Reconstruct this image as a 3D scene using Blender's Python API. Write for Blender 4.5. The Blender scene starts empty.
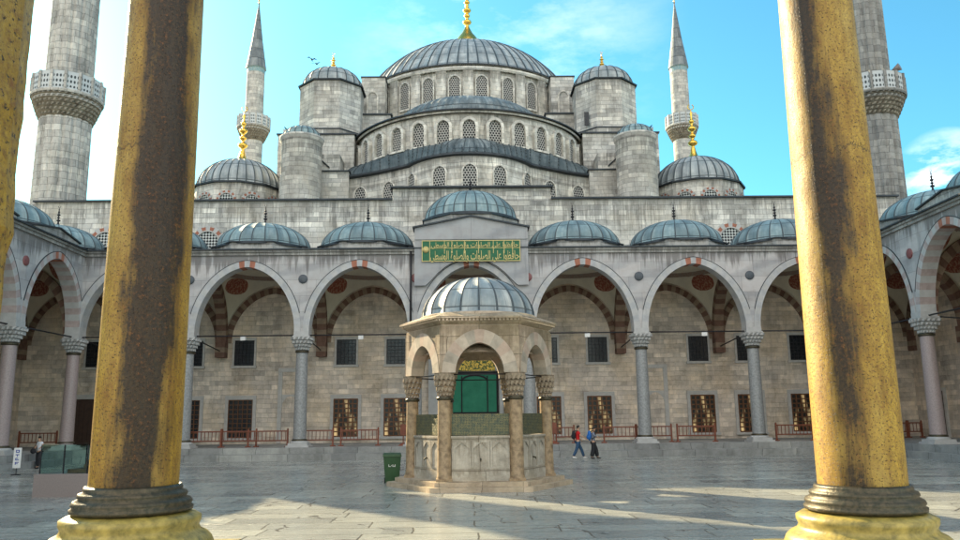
import bpy, math, random
from mathutils import Vector, Matrix
random.seed(7)
PI = math.pi
sc = bpy.context.scene
C = sc.collection

# ------------------------------------------------------------------ camera
F_PX, PITCH, YAW, ROLL = 780.5, 0.1859, 0.0179, -0.0116
cam_d = bpy.data.cameras.new('camera'); cam = bpy.data.objects.new('camera', cam_d); C.objects.link(cam)
cam_d.sensor_width = 36; cam_d.lens = F_PX / 960 * 36; cam_d.clip_start = 0.1; cam_d.clip_end = 6000
fw = Vector((math.sin(YAW) * math.cos(PITCH), math.cos(YAW) * math.cos(PITCH), math.sin(PITCH)))
rt = Vector((math.cos(YAW), -math.sin(YAW), 0)); up = rt.cross(fw)
r2 = rt * math.cos(ROLL) + up * math.sin(ROLL); u2 = -rt * math.sin(ROLL) + up * math.cos(ROLL)
cam.matrix_world = Matrix(((r2.x, u2.x, -fw.x, -0.312), (r2.y, u2.y, -fw.y, 0), (r2.z, u2.z, -fw.z, 2.302), (0, 0, 0, 1)))
sc.camera = cam

# ------------------------------------------------------------------ light
SUN_EL, SUN_AZ = math.radians(26.2), math.radians(-40.0)      # azimuth from +Y towards +X
sun_dir = Vector((math.sin(SUN_AZ) * math.cos(SUN_EL), math.cos(SUN_AZ) * math.cos(SUN_EL), math.sin(SUN_EL)))
sd = bpy.data.lights.new('sun', 'SUN'); sun = bpy.data.objects.new('sun', sd); C.objects.link(sun)
sd.energy = 5.0; sd.angle = math.radians(0.5); sd.color = (1.0, 0.80, 0.50)
sun.rotation_euler = sun_dir.to_track_quat('Z', 'Y').to_euler(); sun.location = (-60, 60, 60)
w = bpy.data.worlds.new('World'); sc.world = w; w.use_nodes = True
nt = w.node_tree; nt.nodes.clear()
def wn(t, **k):
    n = nt.nodes.new(t)
    for a, b in k.items(): setattr(n, a, b)
    return n
sky = wn('ShaderNodeTexSky'); sky.sky_type = 'NISHITA'; sky.sun_disc = False
sky.sun_elevation = SUN_EL; sky.sun_rotation = SUN_AZ; sky.air_density = 1.0; sky.dust_density = .6; sky.ozone_density = 1.0
bg = wn('ShaderNodeBackground'); bg.inputs[1].default_value = 0.10
wo = wn('ShaderNodeOutputWorld')
tc = wn('ShaderNodeTexCoord')
mp = wn('ShaderNodeMapping'); mp.inputs['Scale'].default_value = (5, 5, 13)
nz = wn('ShaderNodeTexNoise'); nz.inputs['Scale'].default_value = 1.0; nz.inputs['Detail'].default_value = 8; nz.inputs['Roughness'].default_value = .62
cr = wn('ShaderNodeMapRange'); cr.inputs[1].default_value = .46; cr.inputs[2].default_value = .66
# clouds only in two low patches of the sky, to the right and over the main dome
def patch(az, el, size, gain):
    d = Vector((math.sin(math.radians(az)) * math.cos(math.radians(el)), math.cos(math.radians(az)) * math.cos(math.radians(el)), math.sin(math.radians(el))))
    v = wn('ShaderNodeVectorMath', operation='DISTANCE'); v.inputs[1].default_value = d
    nt.links.new(tc.outputs['Generated'], v.inputs[0])
    m = wn('ShaderNodeMapRange'); m.inputs[1].default_value = size; m.inputs[2].default_value = size * .35; m.inputs[3].default_value = 0; m.inputs[4].default_value = gain
    nt.links.new(v.outputs['Value'], m.inputs[0]); return m.outputs[0]
p1, p2 = patch(33.0, 14.6, .055, 1.2), patch(3.3, 26.5, .22, .22)
ad = wn('ShaderNodeMath', operation='ADD'); nt.links.new(p1, ad.inputs[0]); nt.links.new(p2, ad.inputs[1])
# unseen bank of bright cloud, added behind the viewer as fill light on the facade
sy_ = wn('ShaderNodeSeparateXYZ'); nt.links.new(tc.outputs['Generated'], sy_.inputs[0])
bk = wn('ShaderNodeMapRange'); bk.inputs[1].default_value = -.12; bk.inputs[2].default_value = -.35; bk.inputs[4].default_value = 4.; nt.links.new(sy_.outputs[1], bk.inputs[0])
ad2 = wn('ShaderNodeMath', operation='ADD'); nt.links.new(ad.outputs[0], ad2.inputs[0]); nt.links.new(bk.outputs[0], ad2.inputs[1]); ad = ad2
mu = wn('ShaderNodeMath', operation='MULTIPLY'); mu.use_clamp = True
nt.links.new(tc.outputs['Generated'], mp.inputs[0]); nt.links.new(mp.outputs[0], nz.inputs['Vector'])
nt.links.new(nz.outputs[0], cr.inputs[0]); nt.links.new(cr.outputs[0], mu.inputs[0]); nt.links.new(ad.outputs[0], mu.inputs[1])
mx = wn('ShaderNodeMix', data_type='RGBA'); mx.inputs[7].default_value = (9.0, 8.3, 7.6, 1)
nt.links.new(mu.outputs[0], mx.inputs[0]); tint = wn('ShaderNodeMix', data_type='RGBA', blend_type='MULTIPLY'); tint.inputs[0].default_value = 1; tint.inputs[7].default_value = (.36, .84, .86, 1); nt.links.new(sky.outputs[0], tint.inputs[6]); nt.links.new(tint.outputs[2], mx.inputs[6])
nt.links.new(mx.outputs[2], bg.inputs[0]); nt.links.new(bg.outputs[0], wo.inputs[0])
vs = sc.view_settings; vs.view_transform = 'Standard'; vs.look = 'None'; vs.gamma = 1; vs.use_curve_mapping = False
vs.exposure = 1.62
sc.cycles.max_bounces = 6; sc.cycles.diffuse_bounces = 4; sc.cycles.use_denoising = True
try: sc.cycles.use_adaptive_sampling = True
except Exception: pass

# ------------------------------------------------------------------ material kit
class NT:
    def __init__(s, name):
        s.m = bpy.data.materials.new(name); s.m.use_nodes = True; s.t = s.m.node_tree
        s.b = s.t.nodes['Principled BSDF']
    def n(s, typ, ins=None, **k):
        x = s.t.nodes.new(typ)
        for a, b in k.items(): setattr(x, a, b)
        for a, b in (ins or {}).items():
            if hasattr(b, 'is_linked') or hasattr(b, 'links'): s.t.links.new(b, x.inputs[a])
            else: x.inputs[a].default_value = b
        return x
    def math(s, op, a, b=0.0, clamp=False):
        x = s.n('ShaderNodeMath', {0: a, 1: b}, operation=op); x.use_clamp = clamp; return x.outputs[0]
    def ramp(s, v, a, b, lo=0., hi=1.):
        return s.n('ShaderNodeMapRange', {0: v, 1: a, 2: b, 3: lo, 4: hi}).outputs[0]
    def mix(s, f, a, b, mode='MIX'):
        x = s.n('ShaderNodeMix', data_type='RGBA', blend_type=mode)
        for i, v in ((0, f), (6, a), (7, b)):
            if hasattr(v, 'links'): s.t.links.new(v, x.inputs[i])
            else: x.inputs[i].default_value = v if i == 0 else (*v, 1) if len(v) == 3 else v
        return x.outputs[2]
    def noise(s, vec, scale, detail=4, rough=.55, scl=None):
        if scl: vec = s.n('ShaderNodeMapping', {0: vec, 'Scale': scl}).outputs[0]
        return s.n('ShaderNodeTexNoise', {'Vector': vec, 'Scale': scale, 'Detail': detail, 'Roughness': rough}).outputs[0]
    def uv(s): return s.n('ShaderNodeUVMap').outputs[0]
    def obj(s): return s.n('ShaderNodeTexCoord').outputs['Object']
    def pos(s): return s.n('ShaderNodeNewGeometry').outputs['Position']
    def bump(s, h, dist=.02, strength=.5):
        b = s.n('ShaderNodeBump', {'Height': h, 'Distance': dist, 'Strength': strength})
        s.t.links.new(b.outputs[0], s.b.inputs['Normal'])
    def out(s, col, rough=.8, metal=0., spec=.35):
        for nme, v in (('Base Color', col), ('Roughness', rough), ('Metallic', metal), ('Specular IOR Level', spec)):
            if hasattr(v, 'links'): s.t.links.new(v, s.b.inputs[nme])
            else: s.b.inputs[nme].default_value = (*v, 1) if nme == 'Base Color' else v
        return s.m

def drips(s, uv, col, tops, dark, amt=.42):
    """water-borne grime hanging in streaks from each ledge height in tops"""
    if not tops: return col
    v = s.n('ShaderNodeSeparateXYZ', {0: uv}).outputs[1]
    n = s.noise(uv, 1., 5, .75, (3.4, .10, 1)); big = s.noise(uv, .3, 3, .6)
    for t, rc in tops:
        m = s.math('MULTIPLY', s.math('MULTIPLY', s.ramp(v, t - rc, t, 0, 1), s.math('LESS_THAN', v, t + .05)), 1.)
        thr = s.math('SUBTRACT', .66, s.math('MULTIPLY', m, .30)); k = s.ramp(s.math('SUBTRACT', s.math('ADD', n, s.math('MULTIPLY', s.math('SUBTRACT', big, .5), .5)), thr), 0., .10)
        col = s.mix(s.math('MULTIPLY', s.math('MULTIPLY', k, s.math('GREATER_THAN', m, .001)), amt), col, dark)
    return col
def stone(name, a, b, mortar, bw=.85, bh=.34, stain=.6, warm=None, msize=.012, slab=False, seed=0., blot=.5, stainc=(.07, .068, .062), tops=()):
    s = NT(name); uv = s.uv()
    wob = s.n('ShaderNodeTexNoise', {'Vector': uv, 'Scale': .6, 'Detail': 2})
    off = s.n('ShaderNodeVectorMath', {0: wob.outputs[1], 1: (.5, .16, 0)}, operation='MULTIPLY').outputs[0]
    uvw = s.n('ShaderNodeVectorMath', {0: uv, 1: off}, operation='ADD').outputs[0]
    uvw = s.n('ShaderNodeVectorMath', {0: uvw, 1: (seed, seed * .7, 0)}, operation='ADD').outputs[0]
    br = s.n('ShaderNodeTexBrick', {'Vector': uvw, 'Color1': (*a, 1), 'Color2': (*b, 1), 'Mortar': (*mortar, 1), 'Scale': 1.0,
             'Mortar Size': msize, 'Mortar Smooth': .35, 'Bias': 0., 'Brick Width': bw, 'Row Height': bh})
    br.offset = .5; br.squash = .7; br.squash_frequency = 3
    # a second coursing at another size mixes longer and shorter blocks
    br2 = s.n('ShaderNodeTexBrick', {'Vector': uvw, 'Color1': (.45, .45, .46, 1), 'Color2': (1.32, 1.28, 1.2, 1), 'Mortar': (1, 1, 1, 1), 'Scale': 1.0,
             'Mortar Size': 0., 'Brick Width': bw * 1.7, 'Row Height': bh})
    br2.offset = .37
    col = s.mix(.45, br.outputs[0], br2.outputs[0], 'MULTIPLY')
    n1 = s.noise(uvw, .35, 6, .6); n2 = s.noise(uvw, 3.2, 8, .75); n3 = s.noise(uvw, 14, 4, .75)
    if warm: col = s.mix(s.ramp(n1, .45, .62), col, s.mix(.45, col, warm, 'MIX'))
    col = s.mix(s.ramp(n2, .35, .75, 0, blot), col, s.mix(1., col, (.62, .6, .58), 'MULTIPLY'))
    col = s.mix(s.ramp(n3, .4, .7, 0, .35), col, s.mix(1., col, (1.25, 1.25, 1.22), 'MULTIPLY'))
    st = s.noise(uvw, 1., 7, .72, (1.5, .16, 1)); st2 = s.noise(uvw, .22, 3, .5)
    sf = s.math('MULTIPLY', s.ramp(st, .47, .63), s.ramp(st2, .38, .58))
    col = s.mix(s.math('MULTIPLY', sf, stain * .6), col, stainc)
    nb_ = s.noise(uvw, .55, 9, .78); col = s.mix(s.ramp(nb_, .50, .60, 0, .6), col, s.mix(1., col, (.60, .60, .585), 'MULTIPLY'))
    col = s.mix(s.ramp(nb_, .48, .36, 0, .7), col, s.mix(1., col, (1.25, 1.22, 1.16), 'MULTIPLY'))
    col = drips(s, uv, col, tops, stainc)
    h = s.math('ADD', s.math('MULTIPLY', n2, .35), s.math('SUBTRACT', s.math('MULTIPLY', n3, .15), br.outputs[1]))
    s.bump(h, .045, .65)
    return s.out(col, .86, 0, .25)

M = {}
M['ashlar'] = stone('weathered_ashlar', (.80, .79, .75), (.52, .52, .50), (.28, .28, .27), .9, .36, 1., (.50, .44, .35), stainc=(.05, .048, .045), tops=((17.3, 3.2), (18.15, 1.2)))
M['ashlar_low'] = stone('court_wall_ashlar', (.80, .70, .60), (.60, .53, .46), (.58, .51, .44), .66, .31, .5, (.72, .56, .37), .012, seed=3.1)
M['drum'] = stone('drum_stone', (.82, .81, .765), (.60, .595, .565), (.36, .355, .34), 1.1, .42, 1., (.54, .48, .38), seed=5.2, stainc=(.06, .058, .052), tops=((33.9, 2.), (25.35, 1.4), (21.1, 1.3), (20.35, .8)))
M['tower'] = stone('tower_stone', (.80, .79, .75), (.46, .46, .445), (.26, .26, .25), .85, .36, .6, (.44, .40, .34), seed=9.4, tops=((31.0, 2.), (23.3, 1.8), (26.5, 1.6)))
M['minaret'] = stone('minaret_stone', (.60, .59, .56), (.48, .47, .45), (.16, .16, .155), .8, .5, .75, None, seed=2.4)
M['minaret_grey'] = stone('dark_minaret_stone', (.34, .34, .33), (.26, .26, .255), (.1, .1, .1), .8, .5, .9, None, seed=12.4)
M['kiosk'] = stone('kiosk_marble', (.62, .50, .385), (.42, .345, .26), (.18, .15, .11), 1.3, .62, .7, (.5, .42, .26), .01, seed=1.7, blot=1., stainc=(.08, .055, .022), tops=((5.2, 1.3),))
M['step'] = stone('step_marble', (.36, .37, .36), (.27, .28, .28), (.08, .08, .08), 1.9, 2.0, .5, None, .012, seed=4.4)

def marble(name, a, b, bw, bh, dark=(.12, .13, .14), scale=1., tops=()):
    s = NT(name); uv = s.uv()
    br = s.n('ShaderNodeTexBrick', {'Vector': uv, 'Color1': (*a, 1), 'Color2': (*b, 1), 'Mortar': (*[x * .45 for x in a], 1), 'Scale': 1.,
             'Mortar Size': .008, 'Mortar Smooth': .3, 'Brick Width': bw, 'Row Height': bh}); br.offset = .45
    rot = s.n('ShaderNodeMapping', {0: uv, 'Rotation': (0, 0, .75), 'Scale': (.6, 1.9, 1)}).outputs[0]
    wv = s.n('ShaderNodeTexWave', {'Vector': rot, 'Scale': .16 * scale, 'Distortion': 7., 'Detail': 5, 'Detail Scale': 1.4, 'Detail Roughness': .65}).outputs[1]
    n = s.noise(uv, 1.4, 8, .68); n2 = s.noise(uv, 22, 4, .7)
    col = s.mix(s.ramp(wv, .45, 1, 0, .55), br.outputs[0], s.mix(1., br.outputs[0], (.60, .62, .66), 'MULTIPLY'))
    col = s.mix(s.ramp(n, .4, .7, 0, .6), col, s.mix(1., col, (.8, .72, .68), 'MULTIPLY'))
    st = s.noise(uv, 1., 6, .7, (2.2, .2, 1))
    col = s.mix(s.ramp(st, .55, .75, 0, .6), col, dark)
    col = drips(s, uv, col, tops, dark, .7)
    s.bump(s.math('SUBTRACT', s.math('MULTIPLY', n2, .2), br.outputs[1]), .015, .4)
    return s.out(col, .55, 0, .4)
M['marble'] = marble('veined_grey_marble', (.50, .49, .485), (.38, .385, .39), 1.7, .95, dark=(.10, .09, .085), tops=((11.98, 1.5),))
M['marble_dark'] = marble('dark_grey_marble', (.36, .37, .38), (.30, .31, .32), 9, 9)  # darker grey marble of the portal facing

def simple(name, col, rough=.6, metal=0., var=.25, scale=6., bump=.0, col2=None, spec=.4):
    s = NT(name); o = s.obj(); n = s.noise(o, scale, 6, .65)
    c = s.mix(s.ramp(n, .35, .68), col, col2 or tuple(x * (1 - var) for x in col))
    if bump: s.bump(n, bump, .6)
    return s.out(c, s.ramp(n, .3, .7, max(rough - .08, 0), min(rough + .08, 1)), metal, spec)
M['vous_a'] = simple('voussoir_light_marble', (.46, .46, .45), .6, 0, .22, 2.2, .004)
M['vous_b'] = simple('voussoir_grey_marble', (.43, .44, .45), .6, 0, .25, 2.2, .004)
M['vous_pink'] = simple('voussoir_pink_stone', (.44, .36, .34), .7, 0, .3, 2.5, .004)
M['vous_red'] = simple('voussoir_red_stone', (.38, .15, .095), .75, 0, .3, 3, .004)
M['stripe_dark'] = simple('arch_brown_red_paint', (.19, .105, .075), .85, 0, .35, 3)
M['stripe_cream'] = simple('arch_cream_paint', (.30, .22, .155), .85, 0, .3, 3)
M['porph'] = simple('red_porphyry', (.24, .085, .085), .4, 0, .3, 12)
M['porph_dark'] = simple('dark_grey_roundel_stone', (.07, .085, .10), .4, 0, .3, 12)
M['gran'] = simple('grey_granite', (.31, .32, .32), .38, 0, .42, 9, 0, None, .5)
M['gran_pink'] = simple('pink_granite', (.36, .29, .28), .42, 0, .3, 16, 0, None, .5)
M['bronze'] = simple('dark_bronze_collar', (.10, .08, .05), .42, .55, .4, 22, .01, (.03, .035, .025))
M['iron'] = simple('dark_iron', (.035, .035, .04), .55, .5, .3, 10)
M['glass_dark'] = simple('dark_window_pane', (.018, .02, .024), .25, 0, .3, 2)
M['frame'] = simple('window_surround_marble', (.50, .48, .45), .6, 0, .22, 4, .003)
M['brasswood'] = simple('brown_lattice', (.15, .065, .028), .5, .2, .3, 10)
M['rail'] = simple('red_brown_varnished_wood', (.21, .06, .03), .45, 0, .35, 7)
M['doorwood'] = simple('dark_walnut_door', (.06, .032, .022), .5, 0, .35, 4)
M['gold'] = simple('gilded_copper', (.95, .60, .12), .26, 1., .25, 9)
M['gold_flat'] = simple('gold_leaf_lettering', (.56, .46, .19), .45, .25, .15, 9)
M['green'] = simple('deep_green_enamel', (.012, .13, .055), .5, 0, .3, 4)
M['curtain'] = simple('green_door_curtain', (.012, .20, .11), .6, 0, .25, 2)
M['white'] = simple('white_paint', (.72, .72, .70), .45, 0, .1, 8)
M['blue_ink'] = simple('blue_sign_letters', (.03, .06, .30), .5, 0, .1, 8)
M['binplastic'] = simple('dark_green_bin_plastic', (.03, .085, .03), .45, 0, .25, 6)
M['pinkgrey'] = simple('pinkish_granite_plinth', (.22, .185, .175), .4, 0, .2, 24)
M['skin'] = simple('skin', (.50, .30, .20), .55, 0, .1, 8)
M['hair'] = simple('dark_hair', (.02, .016, .013), .6, 0, .2, 20)
M['red'] = simple('red_cotton', (.60, .015, .015), .8, 0, .15, 12)
M['black'] = simple('black_cloth', (.016, .016, .02), .75, 0, .2, 12)
M['jeans'] = simple('blue_denim', (.035, .085, .16), .85, 0, .25, 14)
M['bluepack'] = simple('blue_nylon', (.02, .14, .45), .6, 0, .15, 12)
M['greyshirt'] = simple('grey_checked_cotton', (.20, .22, .27), .8, 0, .2, 14)
M['whitecloth'] = simple('white_cotton', (.65, .68, .72), .8, 0, .1, 12)
M['timber'] = simple('old_carved_timber', (.12, .075, .045), .7, 0, .45, 8, .01)

def plaster():
    s = NT('painted_vault_plaster'); uv = s.uv()
    sx = s.n('ShaderNodeSeparateXYZ', {0: uv})
    ax, ay = s.math('ABSOLUTE', sx.outputs[0]), s.math('ABSOLUTE', sx.outputs[1])
    rad = s.math('MULTIPLY', s.math('ADD', ax, ay), .7071); tan = s.math('MULTIPLY', s.math('SUBTRACT', ax, ay), .7071)
    er = s.math('DIVIDE', s.math('SUBTRACT', rad, 3.32), .40); et = s.math('DIVIDE', tan, .80)
    e = s.math('SQRT', s.math('ADD', s.math('MULTIPLY', er, er), s.math('MULTIPLY', et, et)))
    n = s.noise(uv, 9, 3, .6); nb = s.noise(uv, 1.2, 6, .65)
    mask = s.math('LESS_THAN', e, 1.)
    body = s.mix(s.math('GREATER_THAN', n, .52), (.24, .07, .045), (.36, .19, .12))
    r = s.n('ShaderNodeVectorMath', {0: uv}, operation='LENGTH').outputs[1]
    base = s.mix(s.ramp(nb, .35, .7), (.70, .64, .50), (.55, .50, .40))
    band = s.math('MULTIPLY', s.math('GREATER_THAN', r, 2.35), s.math('LESS_THAN', r, 2.95))
    pat = s.mix(s.math('GREATER_THAN', n, .5), (.22, .085, .065), (.20, .18, .15))
    base = s.mix(s.math('MULTIPLY', band, .8), base, pat)
    return s.out(s.mix(mask, base, body), .9)
M['plaster'] = plaster()

def lead(name, base, light, dark, ribdark=.5, seam=1.1):
    s = NT(name); uv = s.uv()
    st = s.noise(uv, 1., 7, .7, (2.6, .35, 1)); n = s.noise(uv, .8, 5, .6); n3 = s.noise(uv, 25, 3, .6)
    col = s.mix(s.ramp(st, .42, .7), base, light)
    col = s.mix(s.ramp(n, .42, .66, 0, .8), col, dark)
    sy = s.n('ShaderNodeSeparateXYZ', {0: uv}).outputs[1]
    fr = s.math('FRACT', s.math('DIVIDE', sy, seam)); line = s.math('LESS_THAN', fr, .05)
    col = s.mix(s.math('MULTIPLY', line, .8), col, tuple(x * .4 for x in dark))
    pn = s.n('ShaderNodeTexBrick', {'Vector': uv, 'Color1': (.72, .73, .74, 1), 'Color2': (1.28, 1.26, 1.22, 1), 'Mortar': (.6, .6, .6, 1), 'Scale': 1., 'Mortar Size': .012, 'Brick Width': .95, 'Row Height': seam})
    col = s.mix(.8, col, pn.outputs[0], 'MULTIPLY')
    s.bump(s.math('SUBTRACT', s.math('ADD', s.math('MULTIPLY', n3, .2), s.math('ADD', st, n)), line), .05, .5)
    return s.out(col, .6, .08, .4)
M['lead_teal'] = lead('teal_patina_lead', (.20, .29, .315), (.35, .43, .44), (.11, .165, .185))
M['lead_grey'] = lead('grey_lead', (.32, .355, .37), (.50, .53, .53), (.19, .22, .235), seam=1.6)
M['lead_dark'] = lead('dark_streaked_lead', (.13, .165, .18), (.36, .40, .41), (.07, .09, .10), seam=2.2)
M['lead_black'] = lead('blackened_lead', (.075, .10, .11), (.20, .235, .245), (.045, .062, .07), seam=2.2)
M['lead_mid'] = lead('mid_grey_lead', (.17, .19, .205), (.28, .30, .30), (.10, .12, .13), seam=1.6)
M['coping'] = simple('lead_coping', (.045, .055, .065), .5, .3, .35, 3)
M['cornice'] = stone('cornice_marble', (.43, .43, .42), (.36, .365, .36), (.15, .15, .15), 1.2, .5, .9, None, .01, seed=6.6, stainc=(.05, .04, .032), tops=((12.24, .9), (13.0, .5)))

M['lead_seam'] = simple('dark_lead_seam', (.07, .09, .10), .6, .1, .3, 6)  # seam colour kept dark for dirt and for the shadow gap painted along each rib
def lattice(name, scale, light=(.42, .41, .38), dark=(.02, .022, .025), thr=.30):
    s = NT(name); uv = s.uv()
    sx = s.n('ShaderNodeSeparateXYZ', {0: uv}); u, v = sx.outputs[0], sx.outputs[1]
    def cell(ou, ov):
        a = s.math('SUBTRACT', s.math('FRACT', s.math('ADD', s.math('MULTIPLY', u, scale), ou)), .5)
        b = s.math('SUBTRACT', s.math('FRACT', s.math('ADD', s.math('MULTIPLY', v, scale * .577), ov)), .5)
        b = s.math('MULTIPLY', b, 1.732)
        return s.math('SQRT', s.math('ADD', s.math('MULTIPLY', a, a), s.math('MULTIPLY', b, b)))
    d = s.math('MINIMUM', cell(0., 0.), cell(.5, .5)); hole = s.math('LESS_THAN', d, thr)
    s.bump(s.math('MULTIPLY', hole, -1.), .05, .6)
    return s.out(s.mix(hole, light, dark), .8)
M['lattice'] = lattice('pierced_plaster_lattice', 4.6, thr=.36)
def checks():
    s = NT('checkered_round_lattice'); uv = s.uv()
    rot = s.n('ShaderNodeMapping', {0: uv, 'Rotation': (0, 0, PI / 4)}).outputs[0]
    ck = s.n('ShaderNodeTexChecker', {'Vector': rot, 'Scale': 7.}).outputs[1]
    return s.out(s.mix(ck, (.52, .54, .52), (.015, .018, .02)), .8)
M['checks'] = checks()
def brasslat():
    s = NT('gilded_bronze_mesh'); uv = s.uv()
    v = s.n('ShaderNodeTexVoronoi', {'Vector': uv, 'Scale': 22., 'Randomness': .35}, feature='DISTANCE_TO_EDGE').outputs[0]
    hole = s.math('GREATER_THAN', v, .13); n = s.noise(uv, 6, 5, .7)
    c = s.mix(s.ramp(n, .4, .65), (.30, .26, .11), (.10, .13, .09))
    c2 = s.mix(hole, c, (.035, .05, .045)); s.bump(s.math('MULTIPLY', hole, -1.), .02, .8)
    return s.out(c2, .45, .3, .5)
M['brasslat'] = brasslat()
def lunette():
    s = NT('gold_calligraphy_lunette'); uv = s.uv()
    n = s.noise(uv, 7, 5, .75); 
    return s.out(s.mix(s.math('GREATER_THAN', n, .5), (.03, .07, .02), (.75, .50, .08)), .4, .2)
M['lunette'] = lunette()
def lit_pane():
    s = NT('lit_interior_pane'); uv = s.uv()
    v = s.n('ShaderNodeTexNoise', {'Vector': s.n('ShaderNodeMapping', {0: uv, 'Scale': (1.6, .6, 1)}).outputs[0], 'Scale': .8, 'Detail': 2, 'Roughness': .5}).outputs[0]
    f = s.ramp(v, .50, .66); s.out((.02, .018, .015), .3)
    e = s.mix(f, (.0, .0, .0), (1., .70, .32)); s.t.links.new(e, s.b.inputs['Emission Color']); s.b.inputs['Emission Strength'].default_value = .24
    return s.m
M['litpane'] = lit_pane()
def oglass():
    s = NT('greenish_case_glass'); s.out((.75, .92, .88), .03); s.b.inputs['Transmission Weight'].default_value = 1.; s.b.inputs['IOR'].default_value = 1.15
    return s.m
M['caseglass'] = oglass()

def paving():
    s = NT('worn_marble_paving'); uv = s.uv()
    wob = s.n('ShaderNodeTexNoise', {'Vector': uv, 'Scale': .35, 'Detail': 3})
    off = s.n('ShaderNodeVectorMath', {0: wob.outputs[1], 1: (.3, .16, 0)}, operation='MULTIPLY').outputs[0]
    u = s.n('ShaderNodeVectorMath', {0: uv, 1: off}, operation='ADD').outputs[0]
    br = s.n('ShaderNodeTexBrick', {'Vector': u, 'Color1': (.46, .475, .425, 1), 'Color2': (.27, .285, .27, 1), 'Mortar': (.12, .12, .105, 1), 'Scale': 1.,
             'Mortar Size': .022, 'Mortar Smooth': .25, 'Brick Width': 2.3, 'Row Height': .92}); br.offset = .43; br.squash = 1.35; br.squash_frequency = 3
    br2 = s.n('ShaderNodeTexBrick', {'Vector': u, 'Color1': (.55, .55, .56, 1), 'Color2': (1.3, 1.27, 1.2, 1), 'Mortar': (1, 1, 1, 1), 'Scale': 1.,
             'Mortar Size': 0., 'Brick Width': 3.9, 'Row Height': .92})
    col = s.mix(.5, br.outputs[0], br2.outputs[0], 'MULTIPLY')
    n1 = s.noise(uv, .5, 7, .65); n2 = s.noise(uv, 4, 7, .7, (.6, 2, 1)); n3 = s.noise(uv, 30, 4, .7)
    col = s.mix(s.ramp(n1, .4, .65, 0, .6), col, s.mix(1., col, (.78, .8, .84), 'MULTIPLY'))
    col = s.mix(s.ramp(n2, .45, .75, 0, .6), col, s.mix(1., col, (.62, .62, .6), 'MULTIPLY'))
    # cracks
    cv = s.n('ShaderNodeTexVoronoi', {'Vector': s.n('ShaderNodeVectorMath', {0: u, 1: s.n('ShaderNodeVectorMath', {0: s.n('ShaderNodeTexNoise', {'Vector': uv, 'Scale': 1.6, 'Detail': 5}).outputs[1], 1: (.9, .9, 0)}, operation='MULTIPLY').outputs[0]}, operation='ADD').outputs[0], 'Scale': .28}, feature='DISTANCE_TO_EDGE').outputs[0]
    crk = s.math('MULTIPLY', s.math('LESS_THAN', cv, .006), s.math('GREATER_THAN', n1, .5))
    col = s.mix(s.math('MULTIPLY', crk, .85), col, (.06, .055, .05))
    h = s.math('SUBTRACT', s.math('ADD', s.math('MULTIPLY', n2, .35), s.math('MULTIPLY', n3, .06)), s.math('ADD', br.outputs[1], s.math('MULTIPLY', crk, .8)))
    s.bump(h, .016, .6)
    return s.out(col, s.ramp(n2, .3, .7, .12, .36), 0, .65)
M['paving'] = paving()

def ochre(name, c0, hw, edge, drift):
    """old column stone: ochre, pitted, one long dark stain running down it (u=.5 faces the court gate)"""
    s = NT(name); uv = s.uv(); sx = s.n('ShaderNodeSeparateXYZ', {0: uv}); u, v = sx.outputs[0], sx.outputs[1]
    uvm = s.n('ShaderNodeMapping', {0: uv, 'Scale': (2.4, 1, 1)}).outputs[0]
    big = s.noise(uvm, 1.3, 5, .6, (1.3, .6, 1)); mid = s.noise(uvm, 5, 7, .72, (1.6, .5, 1)); fine = s.noise(uvm, 30, 6, .8); pit = s.noise(uvm, 48, 3, .6)
    col = s.mix(s.ramp(mid, .36, .64), (.50, .31, .028), (.23, .125, .010))
    col = s.mix(s.ramp(fine, .46, .62, 0, .75), col, (.15, .075, .012))
    col = s.mix(s.ramp(big, .48, .7, 0, .4), col, (.50, .38, .11))
    c = s.math('ADD', s.math('ADD', c0, .012), s.math('MULTIPLY', s.math('SUBTRACT', v, 4.), drift))
    d = s.math('ABSOLUTE', s.math('SUBTRACT', u, c))
    wob = s.math('ADD', s.math('MULTIPLY', s.math('SUBTRACT', big, .5), .22), s.math('ADD', s.math('MULTIPLY', s.math('SUBTRACT', mid, .5), .13), s.math('MULTIPLY', s.math('SUBTRACT', fine, .5), .06)))
    d = s.math('ADD', d, wob)
    st = s.noise(uvm, 1., 7, .75, (9, .55, 1))
    f1 = s.ramp(d, hw + .095, hw - .045); f2 = s.ramp(s.math('ADD', d, s.math('MULTIPLY', s.math('SUBTRACT', st, .5), .16)), hw + .025, hw - .03)
    col = s.mix(s.math('MULTIPLY', f1, s.ramp(st, .3, .62, .95, .45)), col, (.13, .058, .010))
    col = s.mix(s.math('MULTIPLY', f2, s.ramp(fine, .38, .68, 1., .78)), col, (.012, .006, .002))
    rust = s.math('MULTIPLY', s.ramp(fine, .54, .62), s.ramp(mid, .42, .6)); col = s.mix(s.math('MULTIPLY', rust, .7), col, (.22, .075, .015))
    col = s.mix(s.ramp(pit, .58, .64, 0, .9), col, (.03, .018, .008))
    # a few cracks across the drum joints
    cr = s.math('ABSOLUTE', s.math('SUBTRACT', s.math('ADD', v, s.math('MULTIPLY', mid, .35)), 5.05))
    cl = s.math('LESS_THAN', cr, .006); col = s.mix(s.math('MULTIPLY', cl, .8), col, (.05, .03, .012))
    s.bump(s.math('SUBTRACT', s.math('ADD', s.math('MULTIPLY', fine, .5), mid), s.math('ADD', s.ramp(pit, .62, .68), cl)), .012, .7)
    return s.out(col, s.ramp(mid, .3, .7, .38, .62), 0, .45)
M['ochre_l'] = ochre('ochre_column_stone_with_wide_stain', .503, .10, .022, .004)
M['ochre_r'] = ochre('ochre_column_stone_with_narrow_stain', .458, .05, .02, -.006)
M['ochre_j'] = ochre('ochre_pier_stone', .1, .02, .02, 0)
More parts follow.
